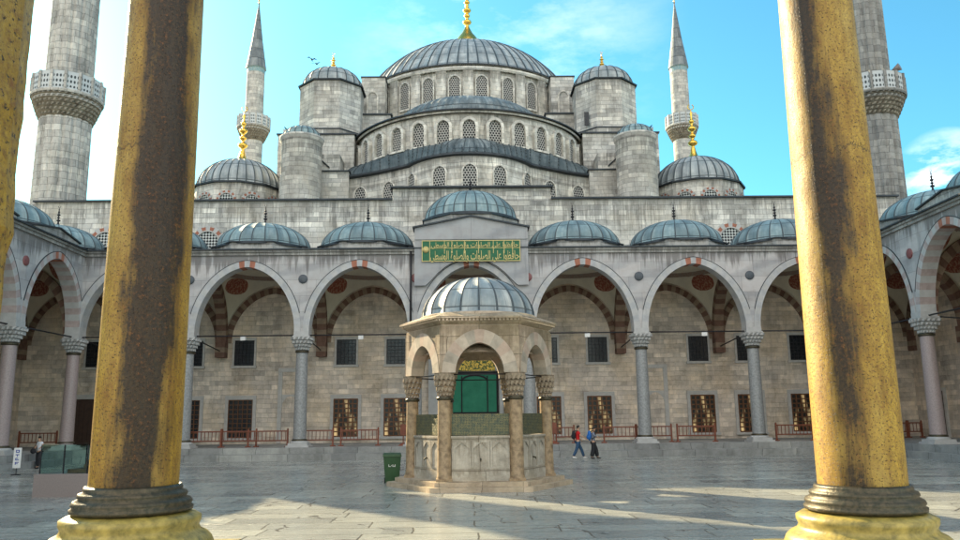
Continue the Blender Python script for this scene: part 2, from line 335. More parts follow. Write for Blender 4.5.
M['base_yellow'] = simple('yellow_green_marble_base', (.42, .32, .08), .4, 0, .3, 9, .012, (.13, .11, .03))

M['kcol'] = simple('kiosk_column_stone', (.40, .29, .17), .5, 0, .5, 4.5, .01, (.14, .095, .055))
M['kv1'] = simple('kiosk_voussoir_cream', (.50, .42, .33), .7, 0, .3, 3, .006); M['kv2'] = simple('kiosk_voussoir_pink', (.47, .36, .28), .7, 0, .3, 3, .006); M['kv3'] = simple('kiosk_voussoir_grey', (.40, .35, .28), .7, 0, .35, 3, .006)
M['basin'] = stone('carved_white_marble', (.62, .57, .48), (.54, .50, .42), (.3, .27, .22), 3.5, 3., .9, (.55, .46, .32), seed=3.3, blot=.9, stainc=(.14, .11, .07), tops=((1.62, .9), (.62, .3)))
M['lead_kiosk'] = lead('bright_blue_grey_lead', (.25, .30, .32), (.44, .46, .455), (.13, .16, .175), seam=.75)

# ------------------------------------------------------------------ mesh kit
class MB:
    def __init__(s): s.v = []; s.f = []; s.m = []; s.uv = []; s.sm = []
    def face(s, pts, mat=0, uv=None, smooth=False):
        pts = [Vector(p) for p in pts]; i = len(s.v); s.v += pts; s.f.append(list(range(i, i + len(pts)))); s.m.append(mat); s.sm.append(smooth)
        if uv is None:
            n = Vector((0, 0, 0))
            for a in range(len(pts)):
                p, q = pts[a], pts[(a + 1) % len(pts)]; n += p.cross(q)
            if n.length > 1e-12: n.normalize()
            if abs(n.z) > .8: uv = [(p.x, p.y) for p in pts]
            else:
                t = Vector((0, 0, 1)).cross(n); t.normalize(); uv = [(p.dot(t), p.z) for p in pts]
        s.uv.append(uv)
    def box(s, x0, x1, y0, y1, z0, z1, mat=0, skip=''):
        a = [(x0, y0, z0), (x1, y0, z0), (x1, y1, z0), (x0, y1, z0), (x0, y0, z1), (x1, y0, z1), (x1, y1, z1), (x0, y1, z1)]
        for k, q in (('f', (0, 1, 5, 4)), ('r', (1, 2, 6, 5)), ('b', (2, 3, 7, 6)), ('l', (3, 0, 4, 7)), ('t', (4, 5, 6, 7)), ('d', (3, 2, 1, 0))):
            if k not in skip: s.face([a[i] for i in q], mat)
    def hexa(s, a, mat=0):     # 8 points ordered as in box
        for q in ((0, 1, 5, 4), (1, 2, 6, 5), (2, 3, 7, 6), (3, 0, 4, 7), (4, 5, 6, 7), (3, 2, 1, 0)): s.face([a[i] for i in q], mat)
    def prism(s, poly, z0, z1, mat=0, top=None, cap=True):     # plan polygon (ccw)
        n = len(poly); L = 0
        for i in range(n):
            p, q = poly[i], poly[(i + 1) % n]; s.face([(p[0], p[1], z0), (q[0], q[1], z0), (q[0], q[1], z1), (p[0], p[1], z1)], mat)
        if cap:
            s.face([(p[0], p[1], z1) for p in poly], mat if top is None else top); s.face([(p[0], p[1], z0) for p in reversed(poly)], mat)
    def xz(s, poly, y0, y1, mat=0):      # vertical polygon extruded along y (poly ccw seen from -y)
        n = len(poly)
        s.face([(p[0], y0, p[1]) for p in poly], mat); s.face([(p[0], y1, p[1]) for p in reversed(poly)], mat)
        for i in range(n):
            p, q = poly[i], poly[(i + 1) % n]; s.face([(q[0], y0, q[1]), (p[0], y0, p[1]), (p[0], y1, p[1]), (q[0], y1, q[1])], mat)
    def lathe(s, prof, cx=0, cy=0, n=24, a0=0., a1=2 * PI, mat=0, smooth=True, rmod=None, su=None, cap=False, angs=None, mang=None):
        """prof: (r,z[,mat]) from bottom to top; rmod(angle)->added radius; u runs in metres unless su given"""
        if angs is None: angs = [a0 + (a1 - a0) * i / n for i in range(n + 1)]
        R = max(p[0] for p in prof); L = [0]
        for a, b in zip(prof, prof[1:]): L.append(L[-1] + math.hypot(a[0] - b[0], a[1] - b[1]))
        z0 = prof[0][1]
        def P(k, a):
            r = prof[k][0]
            if rmod and r > .01: r += rmod(a, k)
            return (cx + r * math.cos(a), cy + r * math.sin(a), prof[k][1])
        for k in range(len(prof) - 1):
            m0 = prof[k][2] if len(prof[k]) > 2 else mat
            for a, b in zip(angs, angs[1:]):
                mm = mang(a, b, k, m0) if mang else m0
                U = (lambda t: t * R) if su is None else (lambda t: t * su)
                if prof[k + 1][0] < .005:
                    s.face([P(k, a), P(k, b), P(k + 1, a)], mm, [(U(a), z0 + L[k]), (U(b), z0 + L[k]), (U((a + b) / 2), z0 + L[k + 1])], smooth)
                elif prof[k][0] < .005:
                    s.face([P(k, a), P(k + 1, b), P(k + 1, a)], mm, [(U(a), z0 + L[k]), (U(b), z0 + L[k + 1]), (U(a), z0 + L[k + 1])], smooth)
                else:
                    s.face([P(k, a), P(k, b), P(k + 1, b), P(k + 1, a)], mm, [(U(a), z0 + L[k]), (U(b), z0 + L[k]), (U(b), z0 + L[k + 1]), (U(a), z0 + L[k + 1])], smooth)
        if cap:
            s.face([P(len(prof) - 1, a) for a in angs[:-1]], mat); s.face([P(0, a) for a in reversed(angs[:-1])], mat)
    def tube(s, a, b, r, n=8, mat=0, r2=None):
        a, b = Vector(a), Vector(b); d = (b - a); L = d.length; d.normalize(); r2 = r if r2 is None else r2
        t = d.cross(Vector((0, 0, 1)) if abs(d.z) < .9 else Vector((1, 0, 0))).normalized(); w_ = d.cross(t)
        ring = lambda c, q: [c + (t * math.cos(2 * PI * i / n) + w_ * math.sin(2 * PI * i / n)) * q for i in range(n)]
        A, B = ring(a, r), ring(b, r2)
        for i in range(n):
            j = (i + 1) % n; s.face([A[j], A[i], B[i], B[j]], mat, [(j * r, 0), (i * r, 0), (i * r, L), (j * r, L)], True)
        s.face(A, mat); s.face(list(reversed(B)), mat)
    def ball(s, c, rx, ry, rz, n=12, m=8, mat=0):
        for i in range(m):
            t0, t1 = -PI / 2 + PI * i / m, -PI / 2 + PI * (i + 1) / m
            for j in range(n):
                a, b = 2 * PI * j / n, 2 * PI * (j + 1) / n
                P = lambda t, q: (c[0] + rx * math.cos(t) * math.cos(q), c[1] + ry * math.cos(t) * math.sin(q), c[2] + rz * math.sin(t))
                pts = [P(t0, a), P(t0, b), P(t1, b), P(t1, a)]
                if i == 0: pts = pts[1:] if False else [P(t0, a), P(t1, b), P(t1, a)]
                elif i == m - 1: pts = [P(t0, a), P(t0, b), P(t1, a)]
                s.face(pts, mat, None, True)
    def build(s, name, mats, parent=None, merge=True, loc=None, rot=None, **props):
        me = bpy.data.meshes.new(name)
        if merge:      # weld equal points so smooth shading works
            idx = {}; vv = []; mapv = []
            for v in s.v:
                k = (round(v.x, 4), round(v.y, 4), round(v.z, 4))
                if k not in idx: idx[k] = len(vv); vv.append(v)
                mapv.append(idx[k])
            ff = [[mapv[i] for i in f] for f in s.f]
        else: vv, ff = s.v, s.f
        keep = [i for i, f in enumerate(ff) if len(set(f)) == len(f)]
        me.from_pydata([tuple(v) for v in vv], [], [ff[i] for i in keep])
        me.polygons.foreach_set('material_index', [s.m[i] for i in keep]); me.polygons.foreach_set('use_smooth', [s.sm[i] for i in keep])
        ul = me.uv_layers.new(name='UVMap'); k = 0
        for p, i in zip(me.polygons, keep):
            for t in s.uv[i]: ul.data[k].uv = t; k += 1
        for m in (mats if isinstance(mats, (list, tuple)) else [mats]): me.materials.append(M[m] if isinstance(m, str) else m)
        o = bpy.data.objects.new(name, me); C.objects.link(o)
        if parent: o.parent = parent
        if loc: o.location = loc
        if rot is not None: o.rotation_euler = (0, 0, rot)
        for a, b in props.items(): o[a] = b
        return o
def thing(name, label, cat, loc=(0, 0, 0), rot=0., group=None):
    o = bpy.data.objects.new(name, None); C.objects.link(o); o.location = loc; o.rotation_euler = (0, 0, rot); o.empty_display_size = .3
    o['label'] = label; o['category'] = cat
    if group: o['group'] = group
    return o
def tag(o, label, cat, group=None):
    o['label'] = label; o['category'] = cat
    if group: o['group'] = group
    return o
def dup(o, parent=None, loc=None, rot=None, scale=None):
    c = o.copy(); C.objects.link(c)
    if parent is not None: c.parent = parent
    if loc is not None: c.location = loc
    if rot is not None: c.rotation_euler = (0, 0, rot)
    if scale is not None: c.scale = scale
    for ch in [x for x in bpy.data.objects if x.parent == o]: dup(ch, c)
    return c
def arc(a, half, H): return (half * math.sin(a), H * (.93 * math.cos(a) + .07 * (1 - abs(math.sin(a)))))

def vous(mb, xc, zs, half, H, th, y0, y1, n, pick, a0=-PI / 2, a1=PI / 2, gap=.0):
    """ring of wedge stones; y0 is the outer (viewer) side"""
    for i in range(n):
        a, b = a0 + (a1 - a0) * i / n, a0 + (a1 - a0) * (i + 1) / n
        m = 3; k = pick(i)
        for q in range(m):
            p, r = a + (b - a) * q / m, a + (b - a) * (q + 1) / m
            i1, i2 = arc(p, half, H), arc(r, half, H); o1, o2 = arc(p, half + th, H + th), arc(r, half + th, H + th)
            A = lambda t, y: (xc + t[0], y, zs + t[1])
            mb.face([A(i1, y0), A(i2, y0), A(o2, y0), A(o1, y0)], k)
            mb.face([A(i2, y1), A(i1, y1), A(o1, y1), A(o2, y1)], k)
            mb.face([A(i1, y1), A(i2, y1), A(i2, y0), A(i1, y0)], k)
            mb.face([A(o1, y0), A(o2, y0), A(o2, y1), A(o1, y1)], k)

def arch_wall(mb, x0, x1, cs, zs, half, H, ztop, y0, y1, n=20, mat=0):
    xs = [x0]; cs = sorted(cs)
    for c in cs:
        for y, fl in ((y0, False), (y1, True)):
            for i in range(n):
                a, b = arc(-PI / 2 + PI * i / n, half, H), arc(-PI / 2 + PI * (i + 1) / n, half, H)
                q = [(c + a[0], y, zs + a[1]), (c + b[0], y, zs + b[1]), (c + b[0], y, ztop), (c + a[0], y, ztop)]
                mb.face(q[::-1] if fl else q, mat)
        for i in range(n):
            a, b = arc(-PI / 2 + PI * i / n, half, H), arc(-PI / 2 + PI * (i + 1) / n, half, H)
            mb.face([(c + a[0], y1, zs + a[1]), (c + b[0], y1, zs + b[1]), (c + b[0], y0, zs + b[1]), (c + a[0], y0, zs + a[1])], mat)
        xs += [c - half, c + half]
    xs.append(x1)
    for i in range(0, len(xs), 2):
        if xs[i + 1] - xs[i] > .01: mb.box(xs[i], xs[i + 1], y0, y1, zs, ztop, mat, skip='t')
    mb.face([(x0, y0, ztop), (x1, y0, ztop), (x1, y1, ztop), (x0, y1, ztop)], mat)

def dome(name, parent, R, h, z0, mats, ribs=32, loc=(0, 0), rib=.05, eave=.12, a0=0., a1=2 * PI, steps=12, pw=1.0, flare=0., label=None, cap=False):
    """ribbed lead dome, raised seams, turned-out lead rim"""
    mb = MB(); angs = []; raised = set(); nr = ribs; d = min(.028 / max(R, 1) + .004, 2 * PI / nr * .16)
    for k in range(nr + 1):
        c = a0 + (a1 - a0) * k / nr
        for q in ((c - d, c - d * .5, c + d * .5, c + d)): 
            if a0 - 1e-6 <= q <= a1 + 1e-6: angs.append(q)
        raised.add(round(c - d * .5, 6)); raised.add(round(c + d * .5, 6))
        if k < nr: angs.append(c + (a1 - a0) / nr / 2)
    if a1 - a0 > 6.28: angs = sorted(angs); angs.append(angs[0] + 2 * PI)
    prof = [(R + eave, z0 - .16, 1), (R + eave + .02, z0 - .04, 1), (R + eave * .7, z0, 0)]
    for i in range(steps + 1):
        t = PI / 2 * i / steps; r = R * math.cos(t) ** pw
        zz_ = h * math.sin(t)
        if cap:
            rho = (R * R + h * h) / (2 * h); al = math.asin(min(1, R / rho)) * (1 - i / steps); r = rho * math.sin(al); zz_ = rho * math.cos(al) - (rho - h)
        prof.append((max(r, 0.), z0 + zz_ + .02, 0))
    rm = lambda a, k: rib if (k >= 3 and (round(a, 6) in raised or round(a - 2 * PI, 6) in raised)) else 0.
    isr = lambda a: round(a, 6) in raised or round(a - 2 * PI, 6) in raised
    mb.lathe(prof, mat=0, angs=angs, rmod=rm, smooth=True, mang=lambda a, b, k, m: 2 if (k >= 3 and (isr(a) or isr(b))) else m)
    mats = list(mats) + ['lead_seam']
    o = mb.build(name, mats, parent, loc=(loc[0], loc[1], 0))
    if label: o['label'] = label
    return o

def finial(parent, loc, h, r, mat='gold', foot=None, label=None):
    f = foot or r * 1.5
    p = [(f, -.04 * h), (f * .72, .02 * h), (f * .42, .08 * h), (r * .55, .15 * h), (r * .38, .22 * h)]
    def bead(z, rr, hh): return [(r * .3, z - hh), (rr * .8, z - hh * .55), (rr, z), (rr * .8, z + hh * .55), (r * .3, z + hh)]
    p += bead(.30 * h, r, .055 * h) + bead(.43 * h, r * .72, .04 * h) + bead(.56 * h, r * .85, .05 * h) + bead(.69 * h, r * .55, .035 * h)
    p += [(r * .16, .78 * h), (r * .3, .82 * h), (r * .12, .87 * h), (r * .08, .9 * h)]
    mb = MB(); mb.lathe(p, n=14)
    # open crescent on top
    c = (0, 0, .955 * h); R = .05 * h
    for i in range(12):
        a, b = PI / 2 + .5 + (2 * PI - 1.) * i / 12, PI / 2 + .5 + (2 * PI - 1.) * (i + 1) / 12
        mb.tube((R * math.cos(a), 0, c[2] + R * math.sin(a)), (R * math.cos(b), 0, c[2] + R * math.sin(b)), r * .1, 5)
    return mb.build('finial', mat, parent, loc=loc)

# ------------------------------------------------------------------ setting: ground
mb = MB(); mb.face([(-1500, -1500, -.02), (1500, -1500, -.02), (1500, 1500, -.02), (-1500, 1500, -.02)])
simple('dry_city_ground', (.22, .2, .17)); mb.build('ground', bpy.data.materials['dry_city_ground'], kind='structure')
mb = MB(); mb.box(-24.2, 24.2, 6.0, 46, -.3, 0, skip='d'); mb.build('courtyard_paving', 'paving', kind='structure')
YF, B = 46.4, 6.7; HW = 3.5 * B; S = 6.49
mb = MB()
mb.box(-22.55, 22.55, 45.45, 53.0, 0, .70); mb.box(-22.2, 22.2, 44.75, 45.448, 0, .36)
mb.build('far_platform', 'step', kind='structure')
mb = MB()
mb.box(-30.2, -22.552, 7.4, 53.0, 0, .70); mb.box(-22.55, -22.203, 7.4, 45.44, 0, .34)
mb.box(22.552, 30.2, 7.4, 53.0, 0, .70); mb.box(22.2, 22.55, 7.4, 45.44, 0, .34)
mb.build('side_platforms', 'step', kind='structure')
mb = MB(); mb.box(-24.2, 24.2, -4, 8.4, 0, .7); mb.build('near_platform', 'step', kind='structure')

# ------------------------------------------------------------------ arcades
ZS, HALF, H = 7.37, 2.93, 3.9
def make_column(parent, x, pink=False):
    s = MB(); s.lathe([(.385, 1.1), (.37, 2.5), (.355, 4.5), (.335, 6.2)], n=20)
    col = s.build('column', 'gran_pink' if pink else 'gran', parent, loc=(x, 0, 0))
    b = MB(); b.box(-.66, .66, -.66, .66, .7, .80); b.box(-.56, .56, -.56, .56, .80, .93)
    b.lathe([(.54, .93, 0), (.55, .985, 0), (.50, 1.03, 0), (.44, 1.05, 1), (.455, 1.09, 1), (.44, 1.14, 1), (.40, 1.16, 1), (.38, 1.165, 1)], n=20)
    b.build('base', ['vous_a', 'bronze'], col)
    k = MB(); k.lathe([(.345, 6.12, 1), (.40, 6.15, 1), (.41, 6.2, 1), (.38, 6.24, 1), (.36, 6.26, 0)], n=20)
    # muqarnas: four flaring tiers of pointed teeth that turn from round to square
    tiers = [(.36, .42, 6.26, 6.44), (.42, .50, 6.44, 6.63), (.50, .58, 6.63, 6.83), (.57, .64, 6.83, 7.02)]
    for j, (ra, rb, za, zb) in enumerate(tiers):
        n = 16; ph = (j % 2) * PI / n
        sq = .12 + .22 * j
        def rr(a, r): 
            c = max(abs(math.cos(a)), abs(math.sin(a))); return r * (1 - sq) + sq * min(r / c, r * 1.35)
        for i in range(n):
            a, b_ = ph + 2 * PI * i / n, ph + 2 * PI * (i + 1) / n; m_ = (a + b_) / 2
            pt = lambda t, r, z: (rr(t, r) * math.cos(t), rr(t, r) * math.sin(t), z)
            k.face([pt(a, rb, za + (zb - za) * .15), pt(m_, ra * .92, za + (zb - za) * .35), pt(m_, rb * .98, zb), pt(a, rb, zb)])
            k.face([pt(m_, ra * .92, za + (zb - za) * .35), pt(b_, rb, za + (zb - za) * .15), pt(b_, rb, zb), pt(m_, rb * .98, zb)])
            k.face([pt(a, rb, za + (zb - za) * .15), pt(b_, rb, za + (zb - za) * .15), pt(b_, ra * .9, za), pt(a, ra * .9, za)])
            k.face([pt(a, rb, za + (zb - za) * .15), pt(a, ra * .8, za), pt(m_, ra * .92, za + (zb - za) * .35)])
        k.lathe([(ra * .86, za), (rb * .86, zb)], n=12)
    k.box(-.50, .50, -.50, .50, 7.02, 7.12); k.box(-.44, .44, -.44, .44, 7.12, ZS)
    k.build('capital', ['vous_a', 'bronze'], col)
    return col

def vault_mesh(bay):
    hx, hy, N = bay / 2 - .02, 3.28, 22; mb = MB()
    def z(x, y):
        X, Y = x / hx * 2.95, y / hy * 2.95; r2_ = X * X + Y * Y; h2 = 2.95 ** 2
        if r2_ > h2:
            q = min(1, math.sqrt(r2_ - h2) / 2.95); return ZS + H * (.93 * math.sqrt(max(0, 1 - q * q)) + .07 * (1 - q))
        return ZS + H + .68 * math.sqrt(1 - r2_ / h2)
    for i in range(N):
        for j in range(N):
            g = lambda a: math.sin((a / N - .5) * PI)      # finer towards the corners
            xa, xb, ya, yb = g(i) * hx, g(i + 1) * hx, g(j) * hy, g(j + 1) * hy
            mb.face([(xa, ya, z(xa, ya)), (xa, yb, z(xa, yb)), (xb, yb, z(xb, yb)), (xb, ya, z(xb, ya))], 0,
                    [(xa, ya), (xa, yb), (xb, yb), (xb, ya)], True)
    return mb

def arcade(root, cols, centres, spans, bay, inner_pink, portal=False, back=None, side=1, detail=True):
    """local x runs along the arcade, local y points away from the court. centres: bays with a front arch; spans: all roofed bays"""
    x0, x1 = min(spans) - bay / 2, max(spans) + bay / 2; fx0, fx1 = min(centres) - bay / 2, max(centres) + bay / 2
    half = bay / 2 - .42
    mb = MB(); arch_wall(mb, fx0, fx1, centres, ZS, half, H, 11.95, -.38, .38)
    mb.build('arcade_wall', 'marble', root)
    for c in centres:
        v = MB(); n = 31
        def pick(i, c=c):
            if i in (14, 16): return 3
            if inner_pink and i % 2: return 2
            return i % 2
        vous(v, c, ZS, half - .012, H - .012, .38, -.415, .415, n, pick)
        vous(v, c, ZS, half + .371, H + .371, .035, -.425, -.379, 12, lambda i: 4, -1.3, 1.3)
        v.build('arch_ring', ['vous_a', 'vous_b', 'vous_pink', 'vous_red', 'coping'], root)
    # roundels
    k = 0
    for c in cols:
        if fx0 + .3 < c < fx1 - .3:
            r = MB(); r.lathe([(.27, 0), (.27, .05), (.22, .07), (0.0, .075)], n=18)
            for i_, v_ in enumerate(r.v): r.v[i_] = Vector((v_.x, -.38 - v_.z, v_.y + 10.5))
            red = (not portal) or abs(abs(c) - B / 2) < .1
            r.build('roundel', 'porph' if red else 'porph_dark', root, loc=(c, 0, 0))
    # cornice and roof
    mb = MB(); mb.box(x0 if x0 < fx0 else fx0, x1, -.50, .45, 11.95, 12.12); mb.box(min(x0, fx0), x1, -.60, .45, 12.12, 12.24)
    mb.build('cornice', 'cornice', root)
    mb = MB(); mb.box(x0, x1, -.70, 6.9, 12.243, 12.32); mb.build('roof', 'coping', root)
    if back:
        mb = MB(); mb.box(x0, x1, 6.6, 7.4, 0, 12.24); mb.build('back_wall', 'ashlar_low', root)
    # columns
    first = {}
    for i, c in enumerate(cols):
        pk = (i in (0, len(cols) - 1)) if portal else True
        if pk not in first: first[pk] = make_column(root, c, pk)
        else: dup(first[pk], root, (c, 0, 0))
    # transverse arches, striped, with the impost on the back wall
    tr = None
    for c in sorted(set([s_ - bay / 2 for s_ in spans] + [max(spans) + bay / 2])):
        if tr is None:
            t = MB(); vous(t, 3.3, ZS, 2.72, 3.62, .52, -.32, .32, 27, lambda i: i % 2)
            for q in range(3): t.box(5.86, 6.58, -.32, .32, ZS - .33 * (q + 1), ZS - .33 * q - .002, q % 2)
            t.box(.44, .6, -.32, .32, ZS - .3, ZS, 1)
            for i_, v_ in enumerate(t.v): t.v[i_] = Vector((-v_.y, v_.x, v_.z))
            tr = t.build('transverse_arch', ['stripe_dark', 'stripe_cream'], root, loc=(c, 0, 0))
        else: dup(tr, root, (c, 0, 0))
    wa = va = dm = dr = None
    for c in spans:
        if va is None:
            va = vault_mesh(bay).build('vault', 'plaster', root, loc=(c, 3.3, 0))
            t = MB(); vous(t, 0, ZS, half - .12, H - .55, .42, 6.50, 6.597, 33, lambda i: i % 2); wa = t.build('wall_arch', ['stripe_cream', 'stripe_dark'], root, loc=(c, 0, 0))
        else: dup(va, root, (c, 3.3, 0)); dup(wa, root, (c, 0, 0))
        if portal and abs(c) < .1: continue
        if dr is None:
            t = MB(); t.lathe([(3.22, 12.32), (3.18, 12.95)], n=8, a0=PI / 8, a1=PI / 8 + 2 * PI, smooth=False); t.lathe([(3.3, 12.95, 1), (3.3, 13.02, 1), (2.9, 13.06, 1)], n=8, a0=PI / 8, a1=PI / 8 + 2 * PI, smooth=False)
            dr = t.build('dome_drum', ['cornice', 'coping'], root, loc=(c, 3.3, 0))
            dm = dome('dome', root, 2.98, 1.72, 13.02, ['lead_teal', 'coping'], 24, (c, 3.3), .035, .1)
            finial(dm, (0, 0, 14.72), 1.42, .13, 'iron', .3)
        else:
            dup(dr, root, (c, 3.3, 0)); dup(dm, root, (c, 3.3, 0))
    # iron tie rods
    first = None
    for c in centres:
        if first is None:
            t = MB(); t.tube((-bay / 2, 0, 7.17), (bay / 2, 0, 7.17), .045, 6); first = t.build('tie_rod', 'iron', root, loc=(c, 0, 0))
        else: dup(first, root, (c, 0, 0))
    first = None
    for c in cols:
        if first is None:
            t = MB(); t.tube((0, .3, 7.17), (0, 6.55, 6.75), .04, 6); first = t.build('tie_rod', 'iron', root, loc=(c, 0, 0))
        else: dup(first, root, (c, 0, 0))

far = thing('arcade', 'long grey marble arcade of seven arches facing the viewer across the court', 'arcade', (0, YF, 0))
arcade(far, [(-3.5 + i) * B for i in range(8)], [(-3 + i) * B for i in range(7)], [(-4 + i) * B for i in range(9)], B, False, True)
lft = thing('arcade', 'grey marble arcade running along the left side of the court with pink and white arches', 'arcade', (-HW, 0, 0), PI / 2)
ys = [YF - S * (i + .5) for i in range(6)]
arcade(lft, [YF - S * (i + 1) for i in range(6)], ys, ys, S, True, False, True)
rgt = thing('arcade', 'grey marble arcade running along the right side of the court with pink and white arches', 'arcade', (HW, 0, 0), -PI / 2)
arcade(rgt, [-(YF - S * (i + 1)) for i in range(6)], [-y for y in ys], [-y for y in ys], S, True, False, True)
# side roofs carry low parapet blocks between the domes
for root, sg in ((lft, 1), (rgt, -1)):
    mb = MB()
    for i in range(3):
        c = sg * (YF - S * (i + .5)); mb.xz([(c - 2.3, 12.325), (c + 2.3, 12.325), (c + 2.3, 12.62), (c, 12.98), (c - 2.3, 12.62)], -.25, .12, 0)
        mb.hexa([(c - 2.4, -.35, 12.625), (c, -.35, 12.985), (c, .2, 12.985), (c - 2.4, .2, 12.625), (c - 2.4, -.35, 12.70), (c, -.35, 13.06), (c, .2, 13.06), (c - 2.4, .2, 12.70)], 1)
        mb.hexa([(c, -.35, 12.985), (c + 2.4, -.35, 12.625), (c + 2.4, .2, 12.625), (c, .2, 12.985), (c, -.35, 13.06), (c + 2.4, -.35, 12.70), (c + 2.4, .2, 12.70), (c, .2, 13.06)], 1)
    mb.build('parapet', ['cornice', 'coping'], root)
    d = MB(); a, b = (YF + 3.4, YF + 4.9) if sg > 0 else (-YF - 4.9, -YF - 3.4)
    # side wall of the corner bay with its doorway
    d.box(min(sg * YF, sg * (YF + 6.6)), max(sg * YF, sg * (YF + 6.6)), 6.6, 7.4, 0, 12.24); d.build('back_wall', 'ashlar_low', root)
    d = MB(); d.box(a, b, 6.52, 6.598, .7, 3.6); dd = d.build('door', 'doorwood', root)
    d = MB(); d.box(a - .2, a - .002, 6.48, 6.598, .7, 3.8); d.box(b + .002, b + .2, 6.48, 6.598, .7, 3.8); d.box(a, b, 6.48, 6.598, 3.602, 3.8); d.build('door_frame', 'frame', dd)

# raised portal bay in the middle of the far arcade
mb = MB(); mb.xz([(-3.33, 11.2), (3.33, 11.2), (3.33, 13.5), (0, 14.18), (-3.33, 13.5)], -.60, -.42, 0)
# leave the arch open: the facing starts above the ring
mb = MB()
y0, y1 = -.66, -.42
N = 20
for i in range(N):
    a, b = arc(-PI / 2 + PI * i / N, 3.40, 4.36), arc(-PI / 2 + PI * (i + 1) / N, 3.40, 4.36)
    zt = lambda x: 13.5 + .7 * (1 - abs(x) / 3.4)
    A, Bq = (a[0], ZS + a[1]), (b[0], ZS + b[1])
    za, zb = max(A[1], 10.0), max(Bq[1], 10.0)
    mb.face([(A[0], y0, za), (Bq[0], y0, zb), (Bq[0], y0, zt(Bq[0])), (A[0], y0, zt(A[0]))], 0)
    mb.face([(Bq[0], y0, zb), (A[0], y0, za), (A[0], y1 + .02, za), (Bq[0], y1 + .02, zb)], 0)
mb.box(-3.42, 3.42, -.40, .4, 12.33, 13.45)
mb.box(-3.40, 3.40, -.72, -.662, 12.78, 12.86)
mb.build('portal_facing', 'marble_dark', far)
mb = MB()
for sg in (-1, 1):
    e = 3.52 * sg
    a = [(0, -.80, 14.19), (e, -.80, 13.49), (e, .5, 13.49), (0, .5, 14.19)]
    if sg < 0: a = [a[1], a[0], a[3], a[2]]
    mb.hexa(a + [(p[0], p[1], p[2] + .09) for p in a], 0)
mb.build('portal_coping', 'coping', far)
mb = MB(); mb.lathe([(3.25, 12.3), (3.25, 14.6)], n=8, a0=PI / 8, a1=PI / 8 + 2 * PI, smooth=False); mb.lathe([(3.35, 14.6, 1), (3.35, 14.70, 1), (2.9, 14.78, 1)], n=8, a0=PI / 8, a1=PI / 8 + 2 * PI, smooth=False)
mb.build('portal_drum', ['cornice', 'coping'], far, loc=(0, 3.3, 0))
dm = dome('portal_dome', far, 3.0, 2.0, 14.80, ['lead_teal', 'coping'], 26, (0, 3.3), .045, .12)
finial(dm, (0, 0, 16.75), 1.2, .13, 'iron', .3)
# inscription
ins = MB(); ins.box(-2.96, 2.93, -.76, -.722, 11.42, 12.70); ins = ins.build('inscription_panel', 'green', far)
fr = MB()
for z in (11.42, 12.66): fr.box(-2.96, 2.93, -.785, -.762, z, z + .045)
for x in (-2.96, 2.885): fr.box(x, x + .045, -.785, -.762, 11.467, 12.658)
fr.box(-2.5, 2.88, -.784, -.762, 12.215, 12.245)
for x in (-2.5, -1.62, -1.18, -.42, .42, 1.30, 1.95, 2.45): fr.box(x, x + .035, -.786, -.762, 11.9 if x > -2 else 11.47, 12.655)
fr.build('gilt_frame', 'gold_flat', ins)
def text_mesh(body, size, loc, parent, mat, name='lettering', sx=1., rot=(PI / 2, 0, 0), ext=.01):
    cu = bpy.data.curves.new('tmp', 'FONT'); cu.body = body; cu.size = size; cu.extrude = ext; cu.align_x = 'CENTER'; cu.align_y = 'CENTER'; cu.offset = .006 * size
    to = bpy.data.objects.new('tmp', cu); C.objects.link(to); bpy.context.view_layer.update()
    dg = bpy.context.evaluated_depsgraph_get(); me = bpy.data.meshes.new_from_object(to.evaluated_get(dg)); bpy.data.objects.remove(to)
    me.materials.clear(); me.materials.append(M[mat]); o = bpy.data.objects.new(name, me); C.objects.link(o); o.parent = parent; o.location = loc; o.rotation_euler = rot; o.scale = (sx, 1, 1)
    return o
W = ['\uFEA3\uFE8E\uFED3\uFEC8\uFEEE\uFE8D', '\uFECB\uFEE0\uFEF0', '\uFE8D\uFEDF\uFEBC\uFEE0\uFEEE\uFE8D\uFE95', '\uFEED\uFE8D\uFEDF\uFEBC\uFEE0\uFEEE\uFE93', '\uFE8D\uFEDF\uFEEE\uFEB3\uFEC4\uFEF0']
line = ' '.join(w_[::-1] for w_ in reversed(W))
for sz, z_, wd in ((.74, 11.76, 5.3), (.42, 12.42, 5.2)):
    t_ = text_mesh(line, sz, (.20, -.775, z_), ins, 'gold_flat'); t_.scale = (wd / t_.dimensions.x, 1, 1)
me_ = MB(); me_.lathe([(.20, 0), (.20, .02), (0, .025)], n=16)
for i_, v_ in enumerate(me_.v): me_.v[i_] = Vector((v_.x - 2.72, -.764 - v_.z, v_.y + 12.15))
me_.build('gilt_boss', 'gold_flat', ins)
# down pipe beside the portal
mb = MB(); mb.tube((-3.62, -.5, 7.6), (-3.62, -.5, 12.2), .06, 8); mb.build('drain_pipe', 'iron', far)

